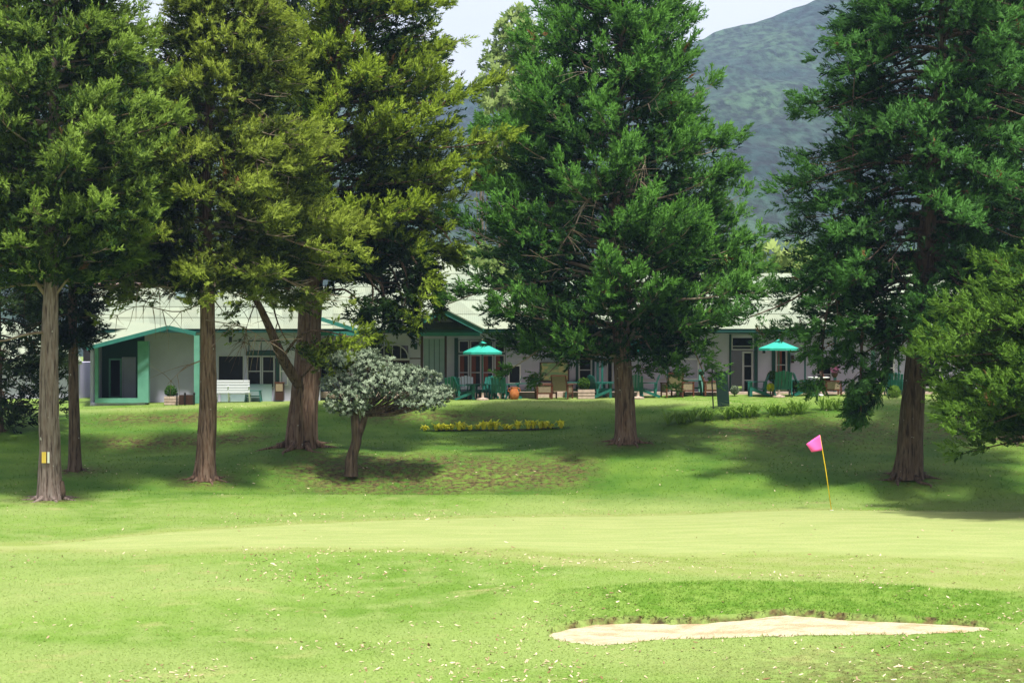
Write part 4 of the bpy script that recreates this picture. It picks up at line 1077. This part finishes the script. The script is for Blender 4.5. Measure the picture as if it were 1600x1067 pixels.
cbox('veranda_floor', 500, 1530, 612.5, 622, 78.75, 79.98, 'stone')

# annex roof at far left, and the tiled outbuilding behind
def annex(name, label, px0, px1, pye, pyr, D0, D1, floor, m='roof', rm=None, inset=20, rows=3, cols=6, sheet='roof_sheet'):
    o = empty(name, P((px0+px1)/2, floor, D0+.5), label=label, cat='building')
    O = Vector(o.location); q = lambda v: Vector(v)-O
    MB().box(X(px0+4,D0+.6)-O.x, X(px1-4,D0+.6)-O.x, .1, D1-D0, -.3, Z(pye,D0)-O.z-.02).build('wall', M['wall'], o)
    zt = Z(pyr, D1)
    a, b = q(P(px0,pye,D0)), q(P(px1,pye,D0)); c, d = q(P(px1-inset,pyr,D1)), q(P(px0+inset,pyr,D1))
    n = (b-a).cross(d-a).normalized()
    dk = MB().poly([a,b,c,d], -n*.1).build('roof', M[m], o)
    for j in range(rows):
        for i in range(cols):
            f = lambda s, t: (a*(1-s)+b*s)*(1-t)+(d*(1-s)+c*s)*t
            MB().poly([f(i/cols,j/rows)+n*.06, f((i+1)/cols,j/rows)+n*.06, f((i+1)/cols,(j+1)/rows)+n*.03, f(i/cols,(j+1)/rows)+n*.03], -n*.02).build(sheet, M[m], dk)
    return o
annex('annex', 'low annex with pale green roof beside the left end of the clubhouse', -60, 128, 566, 505, 83, 89, 640, inset=30)
annex('outbuilding', 'small tiled-roof outbuilding rising behind the left roof', 296, 400, 446, 398, 96, 100, 600, m='ridge', inset=10, rows=6, cols=10, sheet='roof_tile')

# ------------------------------------------------------------------ furniture on the terrace
def adirondack(name='garden_chair', m='teal'):
    r = empty(name, (0,0,0), cat='chair')
    mb = MB()
    for i in range(6): mb.box(-.27, .27, -.30+i*.095, -.215+i*.095, .36-.012*i*1.5, .385-.012*i*1.5)
    mb.build('seat', M[m], r)
    for i in range(5):
        x = -.24+i*.12; h = .62+.06*(1-abs(i-2)/2)
        MB().bar((x,.24,.26), (x*1.05,.24+h*.36,.26+h), .105, .022, up=(0,1,0)).build('back_slat', M[m], r)
    for s in (-1,1):
        MB().box(s*.34-.07, s*.34+.07, -.40, .36, .575, .60).build('armrest', M[m], r)
        MB().box(s*.30-.02, s*.30+.02, -.34, -.23, 0, .575).build('leg', M[m], r)
        MB().bar((s*.30,-.30,.32), (s*.30,.48,.03), .035, .11).bar((s*.30,.30,.1), (s*.30,.33,.575), .035, .08).build('leg', M[m], r)
    return r
def armchair(name='cane_armchair'):
    r = empty(name, (0,0,0), cat='armchair')
    MB().box(-.28,.28,-.28,.28,.30,.40).build('seat', M['cane'], r)
    MB().poly([(-.28,.25,.38),(.28,.25,.38),(.28,.42,.92),(-.28,.42,.92)], (0,.04,.0)).build('backrest', M['cane'], r)
    f = MB()
    for s in (-1,1):
        f.bar((s*.31,.20,.25),(s*.31,.45,.95),.05,.05)
    f.bar((-.31,.45,.95),(.31,.45,.95),.05,.05)
    f.build('back_frame', M['brown'], r)
    for s in (-1,1):
        MB().box(s*.35-.035,s*.35+.035,-.36,.34,.56,.60).build('armrest', M['brown'], r)
        MB().box(s*.345-.012,s*.345+.012,-.26,.24,.26,.54).build('side_panel', M['cane'], r)
        MB().box(s*.345-.025,s*.345+.025,-.34,-.28,0,.56).build('leg', M['brown'], r)
        MB().box(s*.345-.025,s*.345+.025,.26,.32,0,.56).build('leg', M['brown'], r)
        MB().box(s*.345-.02,s*.345+.02,-.28,.26,.20,.25).build('rail', M['brown'], r)
    return r
def table(name='garden_table', m='teal', w=.9, d=.6, h=.62):
    r = empty(name, (0,0,0), cat='table')
    mb = MB()
    for i in range(6): mb.box(-w/2, w/2, -d/2+i*d/6, -d/2+(i+.9)*d/6, h-.03, h)
    mb.build('tabletop', M[m], r)
    for s in (-1,1):
        for t in (-1,1): MB().bar((s*(w/2-.1), t*(d/2-.06), h-.03), (s*(w/2-.02), t*(d/2-.02), 0), .05, .07).build('leg', M[m], r)
    MB().box(-w/2+.08,w/2-.08,-.02,.02,.28,.34).build('stretcher', M[m], r)
    return r
def place(o, px, D, rz, label, group=None, z=None, sc=1):
    x = X(px, D); o.location = (x, D, (gz(x, D) if z is None else z)); o.rotation_euler = (0,0,rz); o.scale = (sc,)*3
    o['label'] = label
    if group: o['group'] = group
    return o
TF = Z(612.5, 78.75)   # terrace floor height
first = {}
def put(kind, maker, *a, **k):
    o = maker() if kind not in first else copy_tree(first[kind])
    first.setdefault(kind, o); return place(o, *a, **k)
PI = math.pi
GC = 'dark green wooden garden chairs on the terrace'
AD = lambda *a, **k: put('ad', adirondack, *a, group=GC, **k)
AD(707, 77.9, PI, 'green slatted chair seen from behind, beside the grey-teal door panel')
AD(727, 77.5, PI/2+.2, 'green chair in profile nearest the silver tree, below the left umbrella')
AD(760, 78.2, -.5, 'green chair directly under the left umbrella')
AD(782, 77.9, PI-.2, 'green chair turned away, left of the orange terracotta pot', )
AD(797, 78.3, -PI/2, 'green chair behind and beside the orange terracotta pot')
AD(939, 78.0, PI/2+.4, 'green chair beside the planter box, left of the central trunk')
AD(992, 77.9, PI, 'green chair half hidden right behind the central trunk')
AD(1012, 77.9, -PI/2, 'green chair in full profile right of the central trunk')
AD(1183, 77.8, -PI/2, 'green chair in profile at the open double door')
AD(1222, 77.6, PI, 'big green chair seen square from behind under the right umbrella', sc=1.12)
AD(1258, 77.9, PI/2, 'green chair in profile right of the dark flower bush')
AD(1396, 77.9, PI, 'green slatted chair at the window beyond the hanging branches')
wc = adirondack('garden_chair', 'bench'); place(wc, 729, 78.6, .1, 'pale blue-white slatted chair below the tall windows')
GA = 'cane armchairs on the terrace'
AC = lambda *a, **k: put('ac', armchair, *a, group=GA, **k)
AC(849, 77.8, PI/2+.1, 'red-brown armchair in profile left of the notice board chairs')
AC(878, 77.7, PI-.35, 'cane armchair with its back to the lawn below the notice board')
AC(1050, 77.8, PI+.3, 'cane armchair leaning its back to the lawn, left one of the adjoining pair')
AC(1066, 78.2, PI/2+.5, 'cane armchair showing its side panel, right one of the adjoining pair')
AC(1112, 78.2, PI/2, 'cane armchair half hidden by the dark green hanging sign')
AC(1300, 78.1, PI/2, 'red-brown armchair behind the drooping foliage curtain')
TB = lambda *a, **k: put('tb', table, *a, group='dark green garden tables on the terrace', **k)
TB(745, 78.0, 0, 'green table under the left umbrella')
TB(822, 78.4, 0, 'low green table right of the orange terracotta pot')
TB(900, 78.5, 0, 'green table between the cane armchair and the round clipped bush')
TB(950, 78.3, 0, 'green table left of the central trunk beside the white post')
TB(1080, 78.5, 0, 'green chest-like table beside the short mint pillar')
TB(1412, 78.3, 0, 'bluish green table at the far right windows')
rtb = empty('round_table', (X(1279,78), 78, gz(X(1279,78),78)), label='white round table with pedestal under the drooping branches', cat='table')
MB().lathe([(.42,.70),(.45,.72),(.45,.75),(.42,.76)], 20).build('tabletop', M['white'], rtb)
MB().lathe([(.22,0),(.20,.04),(.05,.1),(.04,.70)], 12).build('pedestal', M['white'], rtb)
def umbrella(px, pytop, pyedge, D, label, half):
    x = X(px, D); z0 = gz(x, D); r = empty('garden_umbrella', (x, D, z0), label=label, cat='umbrella', group='teal garden umbrellas')
    zt = Z(pytop, D)-z0; ze = Z(pyedge, D)-z0; R = half/F*D
    MB().tube([(0,0,0),(0,0,zt)], .022, 8).build('pole', M['teal'], r)
    n = 8; v = [(0,0,zt)]; f = []
    rings = ((.16,.80),(.55,.42),(1.0,0))
    for (k, hh) in rings:
        for i in range(16):
            a = 2*PI*i/16+.2; rr = R*k*(1 if i % 2 == 0 else .94); v.append((rr*math.cos(a), rr*math.sin(a), ze+(zt-ze)*hh*(.93 if i % 2 else 1)-(0 if i % 2 == 0 else 0)))
    for i in range(16): f.append((0,1+i,1+(i+1)%16))
    for q in range(2):
        for i in range(16): f.append((1+q*16+i, 1+(q+1)*16+i, 1+(q+1)*16+(i+1)%16, 1+q*16+(i+1)%16))
    b0 = len(v)
    for i in range(16): x_, y_, z_ = v[1+32+i]; v.append((x_,y_,z_-.09))
    for i in range(16): f.append((33+i, b0+i, b0+(i+1)%16, 33+(i+1)%16))
    me = bpy.data.meshes.new('canopy'); me.from_pydata(v, [], f); link_mesh('canopy', me, M['canvas'], r)
    cap = MB().lathe([(R*.22, zt-(zt-ze)*.22+.03),(R*.10,zt-.02),(.02,zt+.05)], 12).build('vent_cap', M['canvas'], r)
    MB().tube([(0,0,zt+.04),(0,0,zt+.14)], [.03,.012], 8).build('finial', M['stone'], r)
    for i in range(8):
        a = 2*PI*i/8+.2; MB().bar((.03*math.cos(a),.03*math.sin(a),ze-.05),(R*.6*math.cos(a),R*.6*math.sin(a),ze+(zt-ze)*.36), .015).build('rib', M['black'], r)
    MB().lathe([(.25,0),(.25,.06),(.06,.10),(.05,.3)], 14).build('base', M['stone'], r)
umbrella(754, 534, 550, 77.2, 'teal umbrella before the tall white-framed windows, left of the central tree', 31)
umbrella(997, 532, 546, 77.4, 'teal umbrella mostly hidden behind the central tree trunk and foliage', 31)
umbrella(1217, 531, 544, 77.2, 'teal umbrella over the big green chair, beside the open doorway', 33)

# bench: white slatted
bx_ = X(363, 77.2); bz = gz(bx_, 77.2)
bn = empty('park_bench', (bx_, 77.2, bz), label='white slatted bench with its back to the lawn, against the left wing', cat='bench')
bh = lambda py: Z(py,77.2)-bz
for i in range(5):
    z = bh(613.5)+i*.118*.9; MB().box(-.70,.70,-.02+.02*(4-i)*0+i*-.01,.01-i*.01,z,z+.085).build('back_slat', M['bench'], bn)
for i in range(4): MB().box(-.70,.70,.06+i*.11,.15+i*.11,bh(613.5)-.06,bh(613.5)-.03).build('seat_slat', M['bench'], bn)
for s in (-.68,-.18,.66):
    MB().bar((s,.25,0.0),(s+.02,-.06,bh(603)),.05,.06).build('leg', M['bench'] if s != -.68 else M['bench'], bn)
    MB().box(s-.03,s+.03,.42,.48,0,bh(613.5)-.03).build('leg', M['bench'], bn)
tb2 = copy_tree(first['tb']); place(tb2, 396, 77.6, 0, 'small dark green table at the right end of the white bench', sc=.75); tb2['group'] = 'dark green garden tables on the terrace'
sb = empty('side_cabinet', (X(437,77.6), 77.6, gz(X(437,77.6),77.6)), label='low brown wooden cabinet against the wall beside the massive trunk', cat='cabinet')
MB().box(-.17,.17,-.15,.2,.05,.75).build('body', M['dbrown'], sb); MB().box(-.14,.14,-.165,-.152,.42,.72).build('door', M['cane'], sb); MB().box(-.2,.2,-.18,.22,.75,.78).build('top', M['brown'], sb)

# planters and bushes
def ball_bush(name, px, py, D, rad, label, leaf, pot=None, group=None, cat='shrub', z=None):
    x = X(px, D); z0 = gz(x, D); r = empty(name, (x, D, z0), label=label, cat=cat, group=group)
    zc = Z(py, D)-z0; n = int(260*rad/.3); v = rng.normal(size=(n,3)); v /= np.linalg.norm(v, axis=1, keepdims=True)
    pos = np.array([0,0,zc])+v*rng.uniform(.7,1,n)[:,None]*rad
    V, T, TT = stamp(TP_ROS, pos, v+rng.normal(0,.3,(n,3)), np.full(n, .085), np.clip(rng.normal(.4,.2,n),0,.9))
    cm = np_mesh('foliage', V, tris=T); fattr(cm, 'tint', TT); link_mesh('foliage', cm, M[leaf], r, kind='stuff')
    MB().tube([(0,0,0),(0,0,zc)], .025, 6).build('stem', M['bark_dark'], r)
    return r
ball_bush('clipped_bush', 267, 611, 76.9, .22, 'small clipped round bush by the low planters of the left wing', 'leaf_d')
ball_bush('clipped_bush', 912, 599.5, 77.7, .23, 'bright round clipped bush in the pinkish planter box', 'leaf_g')
ball_bush('potted_shrub', 1208, 588, 77.8, .22, 'tall potted shrub with yellow-green top left of the big green chair', 'leaf_g')
ball_bush('flower_bush', 1240, 603, 77.8, .24, 'dark reddish flower bush between two green chairs', 'leaf_k')
ball_bush('flower_bush', 1373, 607, 77.4, .22, 'orange-red flowering bush right of the drooping branches', 'leaf_l')
ball_bush('flower_bush', 1333, 608, 77.4, .30, 'pale variegated bush at the foot of the drooping branches', 'leaf_s')
ball_bush('flower_bush', 1397, 612, 77.0, .24, 'yellow-green bush at the lawn edge before the far green chair', 'leaf_l')
ball_bush('flower_bush', 1148, 609, 77.9, .15, 'small pale bush beside the dark double doorway', 'leaf_s')
ball_bush('flower_bush', 1204, 605, 77.5, .14, 'low pink and yellow flower clump left of the big green chair', 'leaf_y')
def planter(px0, px1, py0, D, label, m='stone'):
    x0, x1 = X(px0,D), X(px1,D); xc = (x0+x1)/2; z0 = gz(xc, D); w = (x1-x0)/2; h = Z(py0,D)-z0
    r = empty('planter_box', (xc, D, z0), label=label, cat='planter')
    mb = MB(); mb.box(-w,w,-.22,-.17,0,h).box(-w,w,.17,.22,0,h).box(-w,-w+.05,-.17,.17,0,h).box(w-.05,w,-.17,.17,0,h); mb.build('body', M[m], r)
    MB().box(-w+.05,w-.05,-.17,.17,h-.08,h-.04).build('soil', M['soil'], r)
    for k in (.33,.66): MB().box(-w-.006,w+.006,-.226,-.2205,h*k-.01,h*k+.006).build('joint', M['dbrown'], r)
planter(903, 929, 608.5, 77.7, 'pinkish planter box holding the round bright bush')
planter(258, 280, 619, 76.9, 'low pale planter at the foot of the small clipped bush', 'stone')
planter(281, 303, 617, 76.8, 'brown planter trough between little posts by the mint pillar', 'dbrown')
for i, px in enumerate((276.5, 289, 303.5)):
    x = X(px, 76.5); z0 = gz(x, 76.5)
    tag(MB().lathe([(.03,0),(.03,.42),(.045,.43),(.045,.48),(.02,.52)], 8).build('garden_stake', M['black'], None, smooth=False), 'short black stake ' + ('beside the clipped bush','in the middle of the brown trough','at the mint pillar')[i], 'stake', 'short black stakes by the planters')
    bpy.context.scene.collection.objects[-1].location = (x, 76.5, z0)
pt = empty('terracotta_pot', (X(803.5,77.6), 77.6, gz(X(803.5,77.6),77.6)), label='orange carved terracotta pot on the terrace edge', cat='pot')
MB().lathe([(.13,0),(.19,.10),(.20,.26),(.15,.40),(.12,.46),(.15,.50)], 16).build('body', M['terracotta'], pt, smooth=True)
for s in (-1,1): MB().tube([(s*.17,0,.30),(s*.25,0,.34),(s*.22,0,.44),(s*.13,0,.46)], .022, 6).build('handle', M['terracotta'], pt)
hb = empty('hanging_basket', P(1304,590,77.5), label='pink and white flower basket hanging by the veranda post', cat='flower basket')
n = 160; v = rng.normal(size=(n,3)); v /= np.linalg.norm(v, axis=1, keepdims=True); v[:,2] *= 1.5
V, T, TT = stamp(TP_ROS, np.array([0,0,.38])+v*.14, v, np.full(n,.06), rng.uniform(0,.9,n)); cm = np_mesh('blossoms', V, tris=T); fattr(cm,'tint',TT); link_mesh('blossoms', cm, M['pinkflower'], hb, kind='stuff')
MB().lathe([(.05,.0),(.12,.08),(.15,.2)], 12).build('basket', M['dbrown'], hb); MB().tube([(0,0,.2),(0,0,1.6)], .006, 4).build('chain', M['black'], hb)

# hanging dark green sign on a post
D = 73.5; sx = X(1115, D); sz0 = gz(sx, D)
sg = empty('hanging_sign', (sx, D, sz0), label='dark green blank hanging banner sign on a black post at the lily bed', cat='sign')
q = lambda a, b: (X(a,D)-sx, 0, Z(b,D)-sz0)
MB().tube([(0,0,-.1), q(1112.5,600), q(1113,571)], .028, 8).build('post', M['black'], sg)
MB().bar(q(1105,582.5), q(1139,580), .03).build('upper_arm', M['black'], sg); MB().bar(q(1110,635.5), q(1141,634), .03).build('lower_arm', M['black'], sg)
MB().poly([q(1117.5,582), q(1137,581), q(1140,633.5), q(1121.5,635)], (0,.03,0)).build('banner', M['signgreen'], sg)

# yellow edging plants and lily clumps
ORD = ['leftmost','second from the left','third from the left','fourth from the left','fifth from the left','sixth from the left','seventh from the left','eighth from the left','ninth from the left','tenth from the left','eleventh from the left','twelfth from the left','thirteenth from the left','fourteenth from the left','fifteenth from the left']
def ordn(i, n): return ORD[i] if i < (n+1)//2 else ORD[n-1-i].replace('left','right')
def strap_plant(name, label, px, py, h, n, leaf, wid, group, spread=.9, cat='plant'):
    D = sightD(px, py, 66); x = X(px, D); z0 = gz(x, D)-.02; tr = []; tt = []
    for i in range(n):
        a = rng.uniform(0, 2*PI); e = rng.uniform(.2,1.3); L = h*rng.uniform(.7,1.15); d = np.array([math.cos(a), math.sin(a)])
        w = np.array([-d[1], d[0], 0])*wid/2
        p0 = np.array([*(d*.03), 0]); p1 = np.array([*(d*L*.35*spread*math.cos(e)+d*.03), L*.65]); p2 = np.array([*(d*L*spread*(.5+.5*math.cos(e))), L*math.sin(e)*.95])
        tr += [p0-w*.6, p0+w*.6, p1+w, p0-w*.6, p1+w, p1-w, p1-w, p1+w, p2]; tt += [rng.uniform(0,.9)]*9
    me = np_mesh(name, np.array(tr), tris=np.arange(len(tr)).reshape(-1,3)); fattr(me, 'tint', tt)
    o = link_mesh(name, me, M[leaf], None, label=label, cat=cat, group=group); o.location = (x, D, z0); o['kind_note'] = ''
    del o['kind_note']; return o
ys = [663,681,690,699,706,716,724,736,746,757,765,776,790,797,808,826,834,845,852,861,878]
for i, px in enumerate(ys):
    py = 673.5-(px-663)*.018-(0 if i % 2 else .7)
    strap_plant('croton_plant', 'small yellow-leaved bedding plant below the terrace, '+ordn(i, len(ys))+' of its row', px+rng.uniform(-1.5,1.5), py, rng.uniform(.26,.46) if px > 670 else .28, 20, 'leaf_y', .10, 'yellow bedding plants in a row')
ls0 = [(1044,663,.55),(1060,661,.5),(1082,659,.6),(1098,657,.55),(1110,656,.45),(1135,654,.5),(1150,653,.55),(1163,652,.6),(1178,650,.55),(1205,648,.55),(1222,648,.4),(1240,647,.65),(1254,646,.55),(1287,641,.62),(1307,640,.55)]
ls = []
for k_, (a, b, c) in enumerate(ls0): ls += [(a, b, c)]+([(a+8, b-.3, c*.85)] if k_ % 2 else [])
for i, (px, py, h) in enumerate(ls):
    strap_plant('lily_clump', 'strappy green clump on top of the right bank, '+ordn(i, len(ls))+' of the row', px, py, h*1.2, 34, 'leaf_l', .038, 'strappy green clumps edging the terrace lawn', 1.6)
# dark soil under the yellow row
Dr = sightD(760, 673, 66)
xs = np.linspace(X(648,Dr), X(890,Dr), 40); v = []
for t_ in (0,1):
    for x in xs:
        e = min(1, 6*min((x-xs[0]),(xs[-1]-x))/(xs[-1]-xs[0])); y = Dr-.12*e+t_*.40*e+ -.12+(.1 if t_ == 0 else 0)
        v.append((x, y, gz(x, y)+.025))
sl = np_mesh('flower_bed_soil', np.array(v), quads=grid_faces(40,2)); link_mesh('flower_bed_soil', sl, M['soil'], kind='structure')

# flag on the green
D = sightD(1300, 797, 44, 57); fx = X(1299.5, D); fz = gz(fx, D)
fl = empty('golf_flag', (fx, D, fz), label='leaning yellow flagstick with pink flag on the putting green', cat='flag')
q = lambda a, b, dy=0: (X(a,D)-fx, dy, Z(b,D)-fz)
b0 = fz
MB().tube([(0,0,-.05), (X(1290.4,D)-fx,0,(Z(735,D)-fz)), (X(1285,D)-fx,0,Z(703,D)-fz), (X(1281,D)-fx,0,Z(680,D)-fz)], .014, 8).build('flagstick', M['yellow'], fl, smooth=True)
mb = MB(); nx, nz = 8, 6; vv_ = []
cA, cB, cC, cD = np.array(q(1281,679)), np.array(q(1285,703.5)), np.array(q(1268,706)), np.array(q(1259,693.5))
for j in range(nz+1):
    for i in range(nx+1):
        s, t = i/nx, j/nz; p = (cA*(1-t)+cB*t)*(1-s)+(cD*(1-t)+cC*t)*s
        p = p+np.array([0, .05*math.sin(s*5+t*2)*s-.02, 0]); vv_.append(p)
fm = np_mesh('flag', np.array(vv_), quads=grid_faces(nx+1,nz+1), smooth=True); fo = link_mesh('flag', fm, M['pink'], fl)
md = fo.modifiers.new('solid', 'SOLIDIFY'); md.thickness = .004
cup = MB().lathe([(.056,0.004),(.056,.008),(.05,.008)], 16).build('cup_rim', M['white'], fl)

# ------------------------------------------------------------------ fallen leaves (uncountable litter)
def litter():
    n = 30000; yv = 28+(80-28)*rng.random(n)**1.5; u = rng.uniform(-150, 1750, n); x = (u-800)/F*yv
    g_, c__, b__, s__, l__ = zones(x, yv)
    cl = fbm(x*.55, yv*.55, 4, 101); py = 540+(EYE-base_z(x,yv))/yv*F
    w = .10+1.9*np.clip((cl-.45)*4, 0, 1)
    w *= np.where(g_ > .5, .06, 1)*np.where((u < 350) & (py < 1000), .35, 1)*np.where(yv > 57, .55, 1)
    w += 3*np.exp(-(((u-590)/95)**2+((py-1008)/9)**2))+1.2*np.exp(-(((u-880)/150)**2+((py-1000)/30)**2))+.8*np.exp(-(((u-500)/200)**2+((py-890)/25)**2))+1.0*np.clip((u-1000)/300,0,1)*np.exp(-((py-1045)/22)**2)
    w *= np.where(bunker_in(x, yv) > -.02, .04, 1)
    k = rng.random(n) < w*.38
    x = x[k]; yv = yv[k]; n = len(x)
    sz = rng.uniform(.022,.050,n)*np.where(rng.random(n) < .06, 1.5, 1)
    N = np.stack([rng.normal(0,.35,n), rng.normal(0,.35,n), np.ones(n)], 1); z = ground(x, yv)+.012
    tpl = [np.array([[-.5,-1,0],[.5,-1,.1],[.6,.2,0],[-.5,-1,0],[.6,.2,0],[0,1,.15],[-.5,-1,0],[0,1,.15],[-.6,.2,.1]])*np.array([.55,1,1])]
    tpl = [t_[:, [0,2,1]]*np.array([1,1,1]) for t_ in tpl]
    V, T, TT = stamp(tpl, np.stack([x,yv,z],1), N, sz, np.clip(rng.normal(.45,.25,n),0,.9))
    me = np_mesh('fallen_leaves', V, tris=T); fattr(me, 'tint', TT)
    M['litter'] = leaf_mat('dry_leaf', (.22,.12,.06), (.72,.60,.42), brown=(.7,.6,.4), trans=.1)
    link_mesh('fallen_leaves', me, M['litter'], kind='stuff')
litter()
print('COUNT', COUNT)
